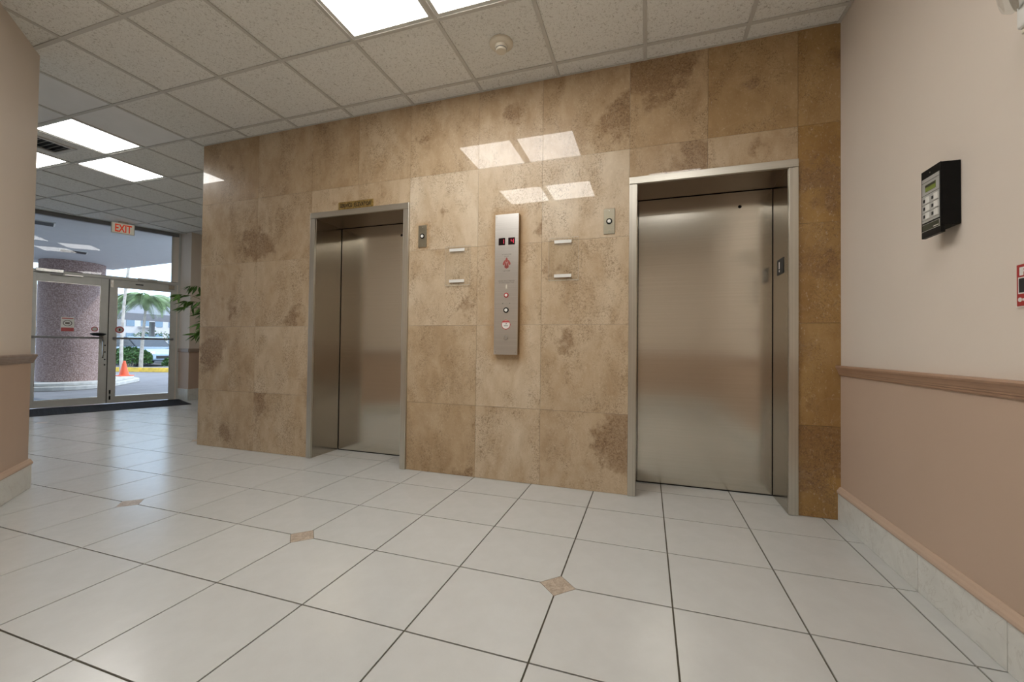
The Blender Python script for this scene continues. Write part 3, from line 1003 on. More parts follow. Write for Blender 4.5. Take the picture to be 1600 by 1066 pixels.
struct(MB().ext(RAIL, (C0.x - d3.x * .028, C0.y - d3.y * .028, 0) , n3, (0, 0, 1), d3, 1.78).build('trim_4', M['column_rail']))
struct(MB().ext(RAIL, (C0.x, C0.y, 0), -d3, (0, 0, 1), -n3, .22).build('trim_5', M['column_rail']))
struct(MB().ext(QR, (C0.x - d3.x * .02, C0.y - d3.y * .02, 0), n3, (0, 0, 1), d3, 1.77).build('trim_6', M['lower_wall']))
bl = struct(lw((-.012, 1.75), (.0005, .004), (.001, .161)).build('baseboard_left', M['grout']))
for k in range(4):
    lw((-.016 + k * .45, -.018 + (k + 1) * .45), (.0045, .016), (.001, .1615)).build('skirting_tile', M['base_marble'], bl, bevel=.001)
lw((-.016, -.004), (-.22, .004), (.001, .1615)).build('skirting_tile', M['base_marble'], bl, bevel=.001)

# ------------------------------------------------------------------ entrance: wall, glass doors, transom
TW = 1.735                    # clear width between the end frames
def dbox(t0, t1, n0, n1, z0, z1, mb=None):
    return (mb or MB()).obox((A.x, A.y, 0), TD3, ND3, UP, (t0, t1), (n0, n1), (z0, z1))
we = struct(dbox(-1.1, -.27, -.18, 0, 0, H + .04).build('wall_front', M['upper_wall'], origin=(A.x, A.y, 0)))
dbox(-7, -4.6, -.18, 0, 0, H + .04).build('far_wall_panel', M['upper_wall'], we)
dbox(-4.6, -1.1, -.18, 0, 2.75, H + .04).build('lintel', M['upper_wall'], we)
dbox(-1.1, -.275, .0002, .002, .19, .88).build('wainscot_paint', M['lower_wall'], we)
struct(dbox(-1.1, -.275, .0022, .016, .001, .162).build('baseboard_front', M['base_marble']))
w2 = struct(dbox(-4.6, -1.1, -.12, -.06, 0, .10).build('added_daylight_window', M['aluminium'], origin=tuple(D3(-2.8, 0, 0))))  # unseen glazing, added to let daylight into the lobby
dbox(-4.6, -1.1, -.12, -.06, 2.68, 2.75).build('head_rail', M['aluminium'], w2)
for k in range(4):
    q = -4.6 + k * 3.44 / 3
    dbox(q, q + .06, -.12, -.06, .1005, 2.6795).build('mullion', M['aluminium'], w2)
    if k < 3:
        dbox(q + .0605, q + 3.44 / 3 - .0005, -.093, -.087, .1005, 2.6795).build('pane', M['glass'], w2)

w1 = struct(dbox(-.27, -.245, -.06, .04, 0, H).build('window_1', M['aluminium'], origin=tuple(D3(0, 0, 0))))
dbox(TW + .02, TW + .055, -.06, .04, 0, H).build('frame_post', M['aluminium'], w1, bevel=.003)
dbox(-.245, TW + .02, -.05, .035, 2.075, 2.125).build('transom_bar', M['aluminium'], w1, bevel=.003)
dbox(-.245, TW + .02, .0352, .037, 2.119, 2.124).build('gasket', M['dark_strip'], w1)
dbox(-.245, TW + .02, -.04, .03, 2.955, H).build('head_channel', M['bronze_trim'], w1)
dbox(-.245, TW + .02, -.006, .0, 2.126, 2.954).build('pane', M['glass'], w1)
dbox(-.245, -.03, -.05, .035, 0, 2.074).build('side_panel', M['aluminium'], w1)
dbox(-.03, TW + .02, -.05, .04, 0, .004).build('threshold', M['chrome'], w1)

def leaf_door(t0, t1, n, hinge_left):
    fr = MB(); sw = .092
    z0, z1, top, bot = .012, 2.072, .125, .105
    g0, g1 = t0 + sw, t1 - sw
    for (a, b, c, d) in ((t0, g0, z0, z1), (g1, t1, z0, z1), (g0, g1, z0, z0 + bot), (g0, g1, z1 - top, z1)):
        dbox(a, b, -.025, .02, c, d, fr)
    D = struct(fr.build('door_%d' % n, M['aluminium'], origin=tuple(D3((t0 + t1) / 2, 0, 0)), bevel=.002))
    dbox(g0 - .002, g1 + .002, -.005, .001, z0 + bot, z1 - top).build('pane', M['glass'], D)
    gk = MB()
    for (a, b, c, d) in ((g0, g0 + .008, z0 + bot, z1 - top), (g1 - .008, g1, z0 + bot, z1 - top), (g0, g1, z0 + bot, z0 + bot + .008), (g0, g1, z1 - top - .008, z1 - top)):
        dbox(a, b, .0015, .012, c, d, gk)
    gk.build('gasket', M['chrome'], D)
    # push bar across the pane, with brackets
    dbox(t0 + .05, t1 - .05, .040, .062, 1.075, 1.105).build('push_bar', M['bronze_trim'], D, bevel=.004)
    for q in (t0 + .05, t1 - .08):
        dbox(q, q + .03, .0205, .040, 1.07, 1.11).build('bar_bracket', M['bronze_trim'], D)
    return D
D1 = leaf_door(-.028, .850, 1, True)
D2 = leaf_door(.862, TW + .018, 2, False)
dbox(.8505, .8615, -.02, .01, .012, 2.07).build('meeting_gap', M['dark_strip'], D2)
# pull paddle, lock dots, handle, top closer, bolts
MB().lathe([(0, -.012), (.06, -.004), (.095, .018), (.095, .030), (.05, .042), (0, .046)], tuple(D3(.73, .160, 1.130)), (0, 0, 1), 24).build('paddle', M['black'], D1)
MB().tube([D3(.80, .021, 1.06), D3(.80, .055, 1.03), D3(.80, .055, .80), D3(.80, .021, .77)], .011, 10).build('pull_handle', M['chrome'], D1, smooth=True)
for zz in (.97, .86, .74, .65):
    MB().lathe([(.011, 0), (.009, .004), (0, .005)], tuple(D3(.825, .0205, zz)), tuple(ND3), 12).build('lock_cylinder', M['black'], D1)
for zz in (.20, .10):
    dbox(.885, .905, .0205, .030, zz - .03, zz + .03).build('flush_bolt', M['black'], D2)
dbox(.892, .898, .0205, .027, .10, .22).build('bolt_rod', M['black'], D2)
K = tag(dbox(.05, .34, .0372, .095, 2.085, 2.135).build('door_closer', M['chrome'], bevel=.006), 'silver door closer body above the left glass door', 'door closer', 'door closers')
dbox(.20, .33, .045, .075, 2.056, 2.084).build('closer_arm', M['bronze_trim'], K)
dbox(.35, .55, .05, .066, 2.060, 2.074).build('closer_arm', M['chrome'], K)
K = tag(dbox(1.20, 1.46, .0372, .080, 2.095, 2.13).build('door_closer', M['aluminium'], bevel=.006), 'grey door closer above the right glass door', 'door closer', 'door closers')
dbox(1.18, 1.28, .0205, .026, 2.01, 2.03).build('maker_plate', M['dark_strip'], D2)
dbox(1.62, 1.70, .0205, .05, 1.985, 2.06).build('top_hinge', M['chrome'], D2, bevel=.004)
dbox(.87, .91, .0205, .04, 1.93, 2.06).build('hinge_plate', M['chrome'], D2, bevel=.003)
# stickers on the panes
st = tag(dbox(.325, .470, .0015, .0025, 1.185, 1.41).build('notice_sticker', M['white']), 'white and red notice sticker with an oval symbol on the left door pane', 'sticker')
dbox(.328, .467, .0026, .0030, 1.188, 1.245).build('red_band', M['sticker_red'], st)
dbox(.335, .460, .0026, .0030, 1.382, 1.398).build('red_heading', M['sticker_red'], st)
def ring_on_door(tc, zc, rx, rz, n0, wdt, mat, name, par, seg=28):
    mb = MB(); k = seg
    for i in range(k):
        t_ = 2 * PI * i / k
        for (q, nn) in ((1, n0), (1 - wdt, n0), (1, n0 + .0006), (1 - wdt, n0 + .0006)):
            mb.v.append(tuple(D3(tc + rx * q * math.cos(t_), nn, zc + rz * q * math.sin(t_))))
    for i in range(k):
        j = (i + 1) % k
        a_, b_ = i * 4, j * 4
        mb.f += [[a_, b_, b_ + 1, a_ + 1], [a_ + 2, a_ + 3, b_ + 3, b_ + 2], [a_, a_ + 2, b_ + 2, b_], [a_ + 1, b_ + 1, b_ + 3, a_ + 3]]
    return mb.build(name, mat, par)
ring_on_door(.397, 1.315, .050, .045, .0026, .16, M['ink'], 'oval_symbol', st)
dbox(.372, .420, .0026, .0031, 1.300, 1.330).build('symbol_mark', M['ink_grey'], st)
s2 = tag(MB().lathe([(.056, 0), (.056, .001)], tuple(D3(.995, .0215, 1.235)), tuple(ND3), 24).build('round_sticker', M['sticker_red']), 'round dark red sticker on the right glass door, beside the centre stile', 'sticker')
MB().lathe([(.038, .0012), (.038, .0017)], tuple(D3(.995, .0215, 1.235)), tuple(ND3), 24).build('sticker_face', M['silver_face'], s2)
petal_ = dbox(.985, 1.005, .0234, .0239, 1.215, 1.255).build('sticker_mark', M['ink'], s2)
s3 = tag(MB().lathe([(.040, 0), (.040, .001)], tuple(D3(.70, .0018, 1.235)), tuple(ND3), 20).build('round_sticker', M['sticker_red']), 'small pale red-edged sticker above the black push paddle, left glass door', 'sticker')
MB().lathe([(.028, .0012), (.028, .0016)], tuple(D3(.70, .0018, 1.235)), tuple(ND3), 20).build('sticker_face', M['white'], s3)

# pilaster and lobby end wall right of the doors
Bq = D3(TW + .055, .04, 0)
P1 = (Bq.x, Bq.y); P2 = (-7.91, 2.27); P3 = (-7.97, YN)
wp = struct(MB().prism([P1, P2, P3, (P1[0] - .05, YN), (P1[0] - .35, YN), (P1[0] - .10, P1[1] - .1)], 0, H + .015).build('wall_side', M['upper_wall'], origin=(P2[0], P2[1], 0)))
def faced(pa, pb, n0, n1, z0, z1, e0=0, e1=0):
    a_ = Vector(pa); b_ = Vector(pb); L = (b_ - a_).length; u = (b_ - a_) / L
    nn = Vector((u.y, -u.x))
    return MB().obox((a_.x, a_.y, 0), (u.x, u.y, 0), (nn.x, nn.y, 0), UP, (-e0, L + e1), (n0, n1), (z0, z1))
P4 = (XL, YN)
P3b = (-7.97, YN - .001)
for pa, pb in ((P1, P2), (P2, P3b)):
    faced(pa, pb, .0002, .002, .19, .88).build('wainscot_paint', M['lower_wall'], wp)
    struct(faced(pa, pb, .002, .020, .865, .926, 0, .018 if pa == P1 else 0).build('trim_7', M['column_rail']))
    struct(faced(pa, pb, .002, .014, .001, .20, 0, .012 if pa == P1 else 0).build('baseboard_side', M['base_marble']))
wn = struct(box(-8.4, XL + .5, YN, YN + .12, 0, H + .04).build('wall_lobby', M['upper_wall'], origin=(-6, YN, 0)))
box(-7.96, XL, YN - .002, YN - .0002, .19, .88).build('wainscot_paint', M['lower_wall'], wn)
struct(MB().ext(RAIL, (-7.94, YN - .002, 0), (0, -1, 0), (0, 0, 1), (1, 0, 0), 3.55).build('trim_8', M['column_rail']))
struct(box(-7.95, XL, YN - .014, YN - .0022, .001, .162).build('baseboard_lobby', M['base_marble']))

# exit sign
X = thing('exit_sign', 'lit EXIT sign with red letters above the glass entrance doors', 'sign', tuple(D3(1.0, .16, H)))
c0 = (.845, 1.13)
dbox(c0[0], c0[1], .135, .185, 2.825, 3.0).build('housing', M['offwhite'], X, bevel=.004)
dbox(c0[0] + .008, c0[1] - .008, .1852, .187, 2.833, 2.992).build('face', M['exit_face'], X)
dbox(.93, 1.05, .14, .18, 3.0005, H + .003).build('mounting', M['offwhite'], X)
split_letters(text('EXIT', .12, tuple(D3((c0[0] + c0[1]) / 2 + .004, .1876, 2.912)), tuple(TD3), (0, 0, 1), .0006, M['exit_red'], 'lettering', X, width=.205, height=.128, bold=.003), X)

# floor mat
mt = dbox(-.22, TW + .06, .10, .98, .0008, .010).build('door_mat', M['rubber_mat'], bevel=.003)
tag(mt, 'charcoal ribbed entrance mat on the tiles inside the glass doors', 'mat')
for k in range(24):
    dbox(-.20, TW + .04, .13 + k * .035, .145 + k * .035, .0101, .0125).build('rib', M['rubber_mat'], mt)

# smoke detector
S = thing('smoke_detector', 'round cream smoke detector on the ceiling tile above the doors', 'smoke detector', (-1.03, -.447, H))
MB().lathe([(.078, -.0005), (.078, .012), (.070, .020), (.044, .024)], (-1.03, -.447, H + .0035), (0, 0, -1), 40).build('base', M['offwhite'], S, smooth=True)
MB().lathe([(.043, .024), (.041, .034), (.036, .040), (.036, .052), (.033, .058), (0, .058)], (-1.03, -.447, H + .0035), (0, 0, -1), 32).build('sensor_head', M['offwhite'], S, smooth=True)
MB().lathe([(.0372, .041), (.0372, .046)], (-1.03, -.447, H + .0035), (0, 0, -1), 32).build('sensor_slot', M['bronze_trim'], S)

# wall keypad (alarm box)
K = thing('alarm_keypad', 'black box with a six key silver keypad and green screen on the right wall', 'alarm panel', (XR, -.955, 1.48))
kx = .948; ky0, ky1, kz0, kz1 = -1.01, -.895, 1.468, 1.733
mb = MB().ext([(ky0, kz0 + .022), (ky0, kz1), (ky1, kz1), (ky1, kz0)], (kx, 0, 0), (0, 1, 0), (0, 0, 1), (1, 0, 0), XR - kx - .0005)
box(kx + .001, XR - .0005, ky0, ky1, kz0 + .024, kz1).build('housing', M['black'], K, bevel=.003)
box(kx - .001, kx + .012, ky0, ky1, kz0 - .003, kz0 + .022).build('lower_edge', M['black'], K)
def kb(ya, yb, za, zb, off, th, mat, name, par=K):   # on the face, ya nearer the camera
    return box(kx - off - th, kx - off, ya, yb, za, zb).build(name, M[mat], par)
box(kx - .0012, kx + .001, ky0, ky1, kz0 + .0235, kz1).build('front_frame', M['black'], K)
kb(ky0 + .006, ky1 - .006, 1.525, 1.700, .0012, .001, 'silver_face', 'key_overlay')
kb(ky0 + .006, ky1 - .006, 1.6835, 1.685, .0023, .0004, 'ink', 'overlay_line')
kb(ky0 + .006, ky1 - .006, 1.6325, 1.634, .0023, .0004, 'ink', 'overlay_line')
scr = kb(ky0 + .026, ky1 - .028, 1.645, 1.672, .0023, .0008, 'lcd', 'screen')
kb(ky0 + .026, ky1 - .028, 1.662, 1.672, .0032, .0004, 'lcd_dark', 'screen_dark_band', scr)  # darker band along the top of the screen
for r in range(3):
    zc = 1.612 - r * .031
    kb(ky0 + .006, ky1 - .006, zc - .0165, zc - .0155, .0023, .0004, 'ink', 'overlay_line')
    for c in range(2):
        yb_ = ky1 - .012 - c * .050
        kb(yb_ - .014, yb_ - .002, zc - .006, zc + .006, .0023, .0006, 'black_matte', 'lamp_window')
        kb(yb_ - .040, yb_ - .017, zc - .012, zc + .012, .0023, .002, 'white', 'key')
kb(ky0 + .008, ky1 - .008, 1.492, 1.517, .0012, .0006, 'lcd_dark', 'label_panel')
for (a_, b_, c_, d_) in ((ky0 + .006, ky1 - .006, 1.517, 1.5185), (ky0 + .006, ky1 - .006, 1.4905, 1.492), (ky0 + .006, ky0 + .008, 1.492, 1.517)):
    kb(a_, b_, c_, d_, .0012, .0009, 'silver_face', 'label_border')
kb(ky0 + .012, ky0 + .042, 1.497, 1.500, .0018, .0005, 'white', 'label_mark')
MB().lathe([(.003, 0), (.002, .001), (0, .001)], (kx - .0012, ky1 - .052, 1.716), (-1, 0, 0), 8).build('screw', M['chrome'], K)

# fire alarm sign at the right edge
F = thing('fire_sign', 'red sign with white letter F cut off by the right edge', 'sign', (XR, -1.33, 1.22))
box(XR - .005, XR - .0005, -1.44, -1.255, 1.158, 1.288).build('plate', M['red'], F, bevel=.0015)
box(XR - .0058, XR - .0051, -1.443, -1.2525, 1.1555, 1.1575).build('edge_line', M['white'], F)
split_letters(text('FIRE', .03, (XR - .0056, -1.345, 1.266), (0, -1, 0), (0, 0, 1), .0004, M['white'], 'lettering', F, width=.155, height=.026, bold=.001), F)
box(XR - .0058, XR - .0051, -1.428, -1.262, 1.196, 1.248).build('pictogram_border', M['white'], F, bevel=.0003)
box(XR - .0066, XR - .0059, -1.424, -1.266, 1.200, 1.244).build('pictogram_panel', M['black_matte'], F)
MB().lathe([(.007, 0), (.007, .0006)], (XR - .0051, -1.268, 1.178), (-1, 0, 0), 14).build('dot', M['white'], F)
box(XR - .0058, XR - .0051, -1.42, -1.277, 1.174, 1.181).build('stripe', M['white'], F)

# emergency light, upper right
G = thing('emergency_light', 'white emergency light with clear lamp head at the top right corner', 'emergency light', (XR, -1.38, 2.02))
box(XR - .078, XR - .0005, -1.66, -1.372, 1.962, 2.040).build('housing', M['white'], G, bevel=.010, seg=3)
box(XR - .072, XR - .004, -1.65, -1.380, 1.944, 1.9615).build('lower_cover', M['offwhite'], G, bevel=.006, seg=3)
for q, yy in enumerate((-1.395, -1.60)):
    MB().lathe([(.014, 0), (.014, .02)], (XR - .045, yy, 2.0405), (0, 0, 1), 16).build('lamp_swivel', M['white'], G)
    hd_ = MB().lathe([(.02, -.03), (.038, -.012), (.044, .01), (.044, .02)], (XR - .072, yy + .004, 2.068), (-.85, .45, -.25), 28).build('lamp_head', M['chrome'], G, smooth=True)
    MB().lathe([(.0, .0), (.040, .0205), (.044, .030), (.032, .045), (0, .050)], (XR - .072, yy + .004, 2.068), (-.85, .45, -.25), 28).build('lamp_lens', M['glass'], hd_, smooth=True)

# potted bamboo behind the corner of the elevator wall
BP = Vector((-6.62, 1.90, 0))
Bb = thing('potted_bamboo', 'leafy green bamboo plant peeking out behind the left end of the stone wall', 'plant', tuple(BP))
MB().lathe([(.13, 0.001), (.15, .03), (.19, .33), (.205, .335), (.205, .37), (.185, .37), (.18, .34)], BP, (0, 0, 1), 32).build('pot', M['pot'], Bb, smooth=True)
MB().lathe([(.178, .30), (.178, .345), (0, .35)], BP, (0, 0, 1), 24).build('soil', M['soil'], Bb)
rnd = random.Random(5)
lm_ = MB()
lf = [(0, 0), (.014, .03), (.021, .075), (.015, .12), (.0, .19), (-.015, .12), (-.021, .075), (-.014, .03)]
lm_.v = [(a_, b_, -.25 * b_ * b_ * 4 + (0.006 if abs(a_) < .001 else 0)) for a_, b_ in lf] + [(0, .075, -.25 * .075 ** 2 * 4 - .004)]
lm_.f = [[8, i, (i + 1) % 8] for i in range(8)]
leafme = lm_.mesh('leaf', M['leaf'], (0, 0, 0))
for s in range(6):
    an = s * 1.05 + .3
    base = BP + Vector((math.cos(an) * .08, math.sin(an) * .08, .34))
    top = BP + Vector((math.cos(an) * .30, math.sin(an) * .30, rnd.uniform(1.75, 2.05)))
    midp = (base + top) / 2 + Vector((0, 0, .1)) - Vector((math.cos(an), math.sin(an), 0)) * .05
    path = [base, (base + midp) / 2, midp, (midp + top) / 2 + Vector((0, 0, .03)), top]
    MB().tube(path, [.011, .010, .009, .007, .004], 8).build('cane', M['cane'], Bb, smooth=True)
    for q in range(9):
        f = .40 + .60 * q / 8
        idx = min(3, int(f * 4)); fr = f * 4 - idx
        p0 = path[idx].lerp(path[idx + 1], min(1, fr))
        ba = rnd.uniform(0, 2 * PI)
        bl_ = rnd.uniform(.20, .34)
        tip = p0 + Vector((math.cos(ba) * bl_, math.sin(ba) * bl_, .05))
        MB().tube([p0, (p0 + tip) / 2 + Vector((0, 0, .03)), tip], [.004, .003, .0015], 5).build('twig', M['cane'], Bb)
        for k in range(9):
            u = .35 + .55 * min(1, k / 4)
            pp = p0.lerp(tip, u) + Vector((0, 0, .03 * (1 - abs(2 * u - 1))))
            o = bpy.data.objects.new('leaf', leafme)
            COL.objects.link(o)
            o.parent = Bb
            o.location = pp - BP
            sc = rnd.uniform(.75, 1.1)
            o.scale = (sc, sc, sc)
            o.rotation_euler = (rnd.uniform(-1.0, .0), rnd.uniform(-.9, .9), ba - PI / 2 + (k - 4) * .30 + rnd.uniform(-.2, .2))

# ------------------------------------------------------------------ outside
gp = clip([(-140, -60), (40, -60), (40, 120), (-140, 120)], [(ND.x, ND.y, ND.x * A.x + ND.y * A.y - .19)])
struct(MB().prism(gp, -.32, -.125).build('ground', M['asphalt'], origin=(-15, 5, -.125)))
struct(dbox(-6, 4, -1.6, -.191, -.124, -.012).build('pavement', M['concrete']))
fillet = struct(dbox(-.3, TW + .1, -.19, -.0505, -.12, -.0005).build('threshold_slab', M['concrete']))
# canopy over the drive
cp = [(-7.1, 3.9), (-11.37, 4.22), (-14.3, 4.5), (-15.35, 2.7), (-17.0, -4.0), (-12.6, -6.5)]
cp = clip(cp, [(ND.x, ND.y, ND.x * A.x + ND.y * A.y - .02)])
can = struct(MB().prism(cp, 3.05, 3.5).build('canopy', M['canopy'], origin=(-12, 1, 3.05)))
for (x_, y_) in ((-9.95, 1.13), (-12.3, 2.72)):
    Fx = thing('soffit_light', 'dark rectangular recessed fixture in the outdoor soffit, %s' % ('nearer the doors' if x_ > -11 else 'over the round column'), 'light fixture', (x_, y_, 3.05), 'soffit light fixtures')
    a_ = math.atan2(TD.y, TD.x)
    cs, sn = math.cos(a_), math.sin(a_)
    MB().obox((x_, y_, 3.05), (cs, sn, 0), (-sn, cs, 0), UP, (-.22, .22), (-.17, .17), (-.012, -.0005)).build('housing', M['white'], Fx)
    MB().obox((x_, y_, 3.05), (cs, sn, 0), (-sn, cs, 0), UP, (-.20, .20), (-.15, .15), (-.016, -.0125)).build('grille', M['black_matte'], Fx)
# round pebble-dash column on its kerb island
CC = Vector((-14.14, 3.59, 0)); CE = Vector((-15.0, 4.5, 0))
cl = MB().lathe([(.60, .05), (.60, 3.049)], CC, (0, 0, 1), 64).build('round_column', M['pebble'], origin=(CC.x, CC.y, 0), smooth=True)
tag(cl, 'thick round pinkish brown pebble column outside under the canopy', 'column')
dd = (CE - CC).normalized(); pp_ = Vector((-dd.y, dd.x, 0))
def capsule(r, z0, z1, shift=0):
    pts = []
    for k in range(17):
        t_ = -PI / 2 + PI * k / 16
        pts.append(CE + dd * math.cos(t_) * r + pp_ * math.sin(t_) * r)
    for k in range(17):
        t_ = PI / 2 + PI * k / 16
        pts.append(CC - dd * .3 + dd * math.cos(t_) * r + pp_ * math.sin(t_) * r)
    return MB().prism([(p.x, p.y) for p in pts], z0, z1)
isl = capsule(.96, -.124, -.02).build('kerb_island', M['concrete'], origin=(CC.x, CC.y, -.12), bevel=.02)
tag(isl, 'long white concrete kerb island around the foot of the round column', 'kerb')
capsule(.84, -.0195, .049).build('upper_step', M['concrete'], isl, bevel=.015)
# orange cone
cn = Vector((-14.70, 5.04, .0495))
Cn = thing('traffic_cone', 'small orange traffic cone on the end of the white kerb island', 'traffic cone', tuple(cn))
box(cn.x - .17, cn.x + .17, cn.y - .17, cn.y + .17, .0495, .075).build('base', M['cone'], Cn, bevel=.01)
MB().lathe([(.115, .026), (.08, .18), (.028, .44), (.020, .445), (0, .445)], cn, (0, 0, 1), 24).build('cone_body', M['cone'], Cn, smooth=True)
# yellow wheel stops
wd = Vector((1.74, .57, 0)).normalized(); wn_ = Vector((-wd.y, wd.x, 0))
for k in range(2):
    ys = MB().ext([(-.09, 0), (.09, 0), (.07, .17), (-.07, .17)], Vector((-20.75, 7.64, -.1245)) + wd * 1.62 * k, wn_, (0, 0, 1), wd, 1.5)
    tag(ys.build('wheel_stop', M['yellow'], bevel=.01), 'worn yellow concrete wheel stop in front of the hedge, %s' % ('left one behind the cone' if k == 0 else 'right one'), 'wheel stop', 'yellow wheel stops')

def bush(name, loc, rx, ry, h, n, label, seed, group):
    r = random.Random(seed)
    B_ = thing(name, label, 'hedge', loc, group)
    mb = MB()
    for i in range(n):
        t_ = r.uniform(0, 2 * PI); ph = math.acos(r.uniform(-.3, 1)); k = r.uniform(.75, 1.0)
        p_ = Vector((loc[0] + rx * k * math.sin(ph) * math.cos(t_), loc[1] + ry * k * math.sin(ph) * math.sin(t_), loc[2] + h * .45 + h * .55 * k * math.cos(ph)))
        a1_ = Vector((r.gauss(0, 1), r.gauss(0, 1), r.gauss(0, 1))).normalized(); b1_ = a1_.orthogonal().normalized()
        s_ = r.uniform(.05, .09); nn = len(mb.v)
        mb.v += [tuple(p_ - a1_ * s_), tuple(p_ + b1_ * s_ * .5), tuple(p_ + a1_ * s_), tuple(p_ - b1_ * s_ * .5)]
        mb.f.append([nn, nn + 1, nn + 2, nn + 3])
    o = mb.build('foliage', M['hedge'], B_, origin=loc); o['kind'] = 'stuff'
    for k in range(3):
        MB().tube([(loc[0] + (k - 1) * .1, loc[1], loc[2]), (loc[0] + (k - 1) * .25, loc[1] + .05, loc[2] + h * .6)], [.03, .015], 6).build('stem', M['bark'], B_)
bush('hedge_bush', (-21.25, 8.84, -.124), .72, .75, .98, 1600, 'tall dark green rounded bush behind the orange cone', 1, 'bushes by the parking')
bush('hedge_bush', (-20.3, 10.2, -.124), .62, .6, .58, 1200, 'low dark green bush right of the cone, in front of the cars', 2, 'bushes by the parking')

def car(loc, rz, paint, label):
    Cr = bpy.data.objects.new('car', None); COL.objects.link(Cr)
    Cr.location = loc; Cr.rotation_euler = (0, 0, rz); WP[Cr.name] = Vector((0, 0, 0))
    tag(Cr, label, 'car', 'cars parked behind the hedge')
    body = [(-2.2, .35), (-2.25, .7), (-2.1, .92), (-1.5, .98), (1.0, .98), (1.9, .86), (2.25, .68), (2.25, .32), (1.85, .28), (-1.9, .28)]
    o = MB().ext([(a, b) for a, b in body], (0, -.88, 0), (1, 0, 0), (0, 0, 1), (0, 1, 0), 1.76).build('body', paint, Cr, origin=(0, 0, 0), bevel=.08, seg=3)
    cab = [(-1.85, .97), (-1.25, 1.42), (.15, 1.45), (1.05, .97)]
    MB().ext(cab, (0, -.74, 0), (1, 0, 0), (0, 0, 1), (0, 1, 0), 1.48).build('cabin_glass', M['car_glass'], Cr, origin=(0, 0, 0), bevel=.05)
    MB().ext([(-1.28, 1.40), (-1.15, 1.47), (.10, 1.485), (.22, 1.43)], (0, -.75, 0), (1, 0, 0), (0, 0, 1), (0, 1, 0), 1.50).build('roof', paint, Cr, origin=(0, 0, 0), bevel=.03)
    for x_ in (-1.4, 1.4):
        for y_ in (-.84, .84):
            MB().lathe([(.2, -.1), (.32, -.09), (.33, 0), (.32, .09), (.2, .1)], (x_, y_, .33), (0, 1, 0), 24).build('wheel', M['tyre'], Cr, origin=(0, 0, 0), smooth=True)
            MB().lathe([(.2, -.11), (.19, .11)], (x_, y_, .33), (0, 1, 0), 16).build('hub_cap', M['chrome'], Cr, origin=(0, 0, 0))
    for y_ in (-.62, .62):
        MB().box(2.19, 2.27, y_ - .17, y_ + .17, .62, .74).build('headlamp', M['white'], Cr, origin=(0, 0, 0))
        MB().box(-2.27, -2.2, y_ - .17, y_ + .17, .70, .84).build('tail_lamp', M['sticker_red'], Cr, origin=(0, 0, 0))
    MB().box(2.2, 2.275, -.4, .4, .40, .54).build('grille', M['black_matte'], Cr, origin=(0, 0, 0))
car((-25.1, 11.6, -.1245), -.15, M['car_blue'], 'pale blue car parked behind the bushes, nose towards the doors')
car((-24.7, 14.5, -.1245), -.15, M['car_silver'], 'silver car parked right of the pale blue one')
car((-25.4, 8.6, -.1245), -.15, M['car_silver'], 'silver car parked left of the pale blue one, mostly behind the column')

# carport with grey roof
Cp = thing('carport', 'long low carport with pitched grey roof and dark fascia behind the cars', 'carport', (-29, 12, -.125))
MB().ext([(-2.5, 2.65), (2.8, 2.45), (2.8, 2.60), (-2.5, 4.1)], (-29, 2, 0), (1, 0, 0), (0, 0, 1), (0, 1, 0), 22).build('roof', M['roof_grey'], Cp)
box(-26.19, -26.08, 2, 24, 2.25, 2.62).build('fascia', M['fascia'], Cp)
for k in range(6):
    box(-30.5, -30.3, 3 + k * 4, 3.2 + k * 4, -.1245, 2.4).build('post', M['tower'], Cp)
# towers far away
def tower(x0, y0, w, d, h, label, st):
    Tt = thing('apartment_tower', label, 'building', (x0, y0, -.125), 'distant apartment towers')
    box(x0 - d / 2, x0 + d / 2, y0 - w / 2, y0 + w / 2, -.1245, h).build('walls', M['tower'], Tt)
    n = int(w / st); fl = int(h / 3.2)
    first = None
    for i in range(n):
        for j in range(fl):
            y_ = y0 - w / 2 + (i + .5) * w / n; z_ = 1.0 + j * 3.2
            if first is None:
                first = MB().box(-.06, .06, -st * .3, st * .3, 0, 1.9).mesh('window', M['tower_glass'], (0, 0, 0))
            o = bpy.data.objects.new('window', first); COL.objects.link(o); o.parent = Tt
            o.location = (d / 2 + .03, y_ - y0, z_ + .125)
        if i % 3 == 1:
            for j in range(fl):
                box(x0 + d / 2, x0 + d / 2 + 1.2, y0 - w / 2 + i * w / n, y0 - w / 2 + (i + 1) * w / n, .8 + j * 3.2, 1.0 + j * 3.2).build('balcony', M['tower'], Tt)
tower(-92, 34, 16, 12, 9.6, 'pale low apartment block with window grid, seen under the carport roof', 1.9)
tower(-96, 53, 14, 12, 8.5, 'pale low apartment block right of the other, seen behind the palm', 2.1)
# lawn strip and far bushes
struct(box(-45, -31.8, -20, 60, -.124, -.10).build('lawn', M['grass']))
for k, (x_, y_, h_) in enumerate(((-34, 10.5, 2.3), (-35, 18, 2.1), (-34.5, 14.5, 1.4))):
    bush('garden_shrub', (x_, y_, -.10), 1.6, 1.8, h_, 700, ('yellow green shrub beyond the carport, behind the round sticker', 'yellow green shrub beyond the carport at the right pane edge', 'low shrub beyond the carport in the middle of the right pane')[k], 20 + k, 'shrubs beyond the carport')

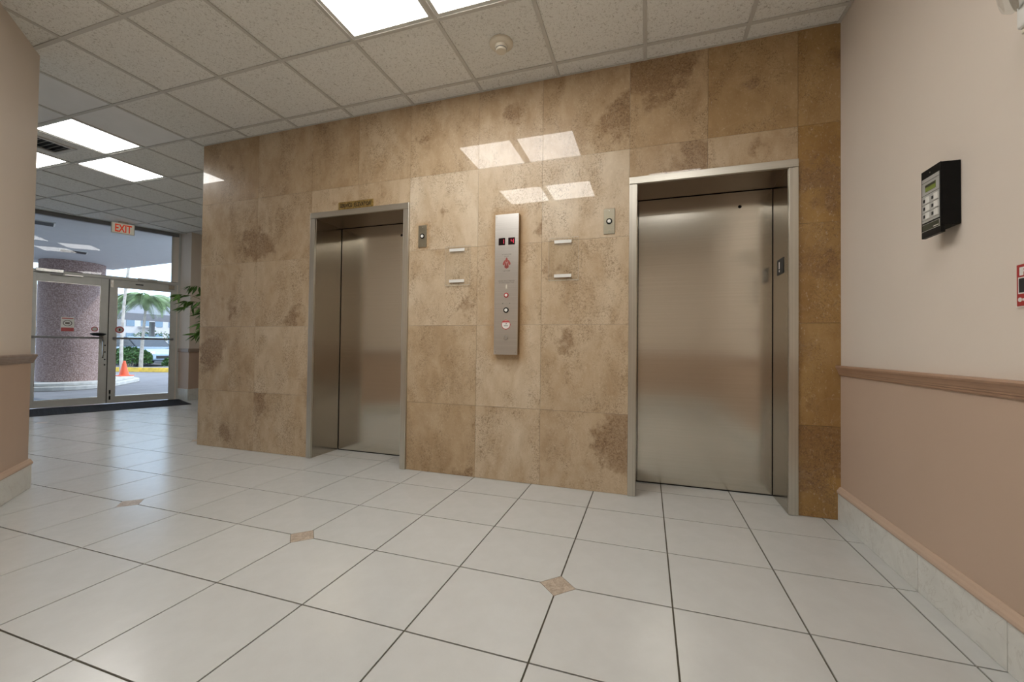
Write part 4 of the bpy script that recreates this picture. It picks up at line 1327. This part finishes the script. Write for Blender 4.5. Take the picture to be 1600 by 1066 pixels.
def palm(base, lean, h, nf, fl, label, seed, bend=0, r0=.13):
    r = random.Random(seed)
    Pm = thing('palm_tree', label, 'palm tree', base, 'palm trees')
    b = Vector(base); L = Vector((lean[0], lean[1], 0))
    path = [b + L * (t_ ** 1.5) + Vector((0, 0, h * t_)) + Vector((bend, -bend * .3, 0)) * math.sin(PI * t_) for t_ in [i / 8 for i in range(9)]]
    MB().tube(path, [r0 * (1.25 - .6 * i / 8) for i in range(9)], 12).build('trunk', M['bark'], Pm, smooth=True)
    top = path[-1]
    MB().lathe([(.06, -.2), (.13, 0), (.10, .25), (.02, .5)], top, (0, 0, 1), 12).build('crownshaft', M['palm'], Pm, smooth=True)
    for k in range(nf):
        an = 2 * PI * k / nf + r.uniform(-.2, .2); el = r.uniform(.15, 1.0)
        mb = MB(); prev = None
        dr = Vector((math.cos(an), math.sin(an), 0)); sd = Vector((-dr.y, dr.x, 0))
        ctr = []
        for i in range(15):
            t_ = i / 14
            ctr.append(top + Vector((0, 0, .3)) + dr * fl * (t_ * .95) * math.cos(el * .5) + Vector((0, 0, fl * (math.sin(el) * t_ - (.75 + .3 * el) * t_ * t_))))
        mb.tube(ctr, [.022 * (1 - .8 * i / 14) for i in range(15)], 5)
        for i in range(2, 15):
            for s_ in (-1, 1):
                for q in (0, .5):
                    if i + q > 14:
                        continue
                    c_ = ctr[i] if q == 0 else (ctr[i] + ctr[min(14, i + 1)]) / 2
                    ln = fl * .30 * math.sin(PI * min(1, (i + q) / 15 * .85 + .12))
                    tip = c_ + sd * s_ * ln * .8 + dr * ln * .45 - Vector((0, 0, ln * .55))
                    wv = dr * .028
                    nn = len(mb.v)
                    mb.v += [tuple(c_ - wv), tuple(c_ + wv), tuple((c_ + tip) / 2 + wv * 1.3 + Vector((0, 0, .04))), tuple(tip), tuple((c_ + tip) / 2 - wv + Vector((0, 0, .04)))]
                    mb.f.append([nn, nn + 1, nn + 2, nn + 3, nn + 4])
        mb.build('frond', M['palm'], Pm, origin=tuple(top))
palm((-20.4, 8.75, -.124), (.15, .05), 2.72, 19, 1.35, 'small bushy palm tree seen through the right glass door', 3, r0=.06)
palm((-17.5, 6.50, -.124), (.35, .35), 6.6, 11, 2.0, 'tall thin palm with curved pale trunk at the left edge of the right pane', 9, bend=-.45, r0=.042)
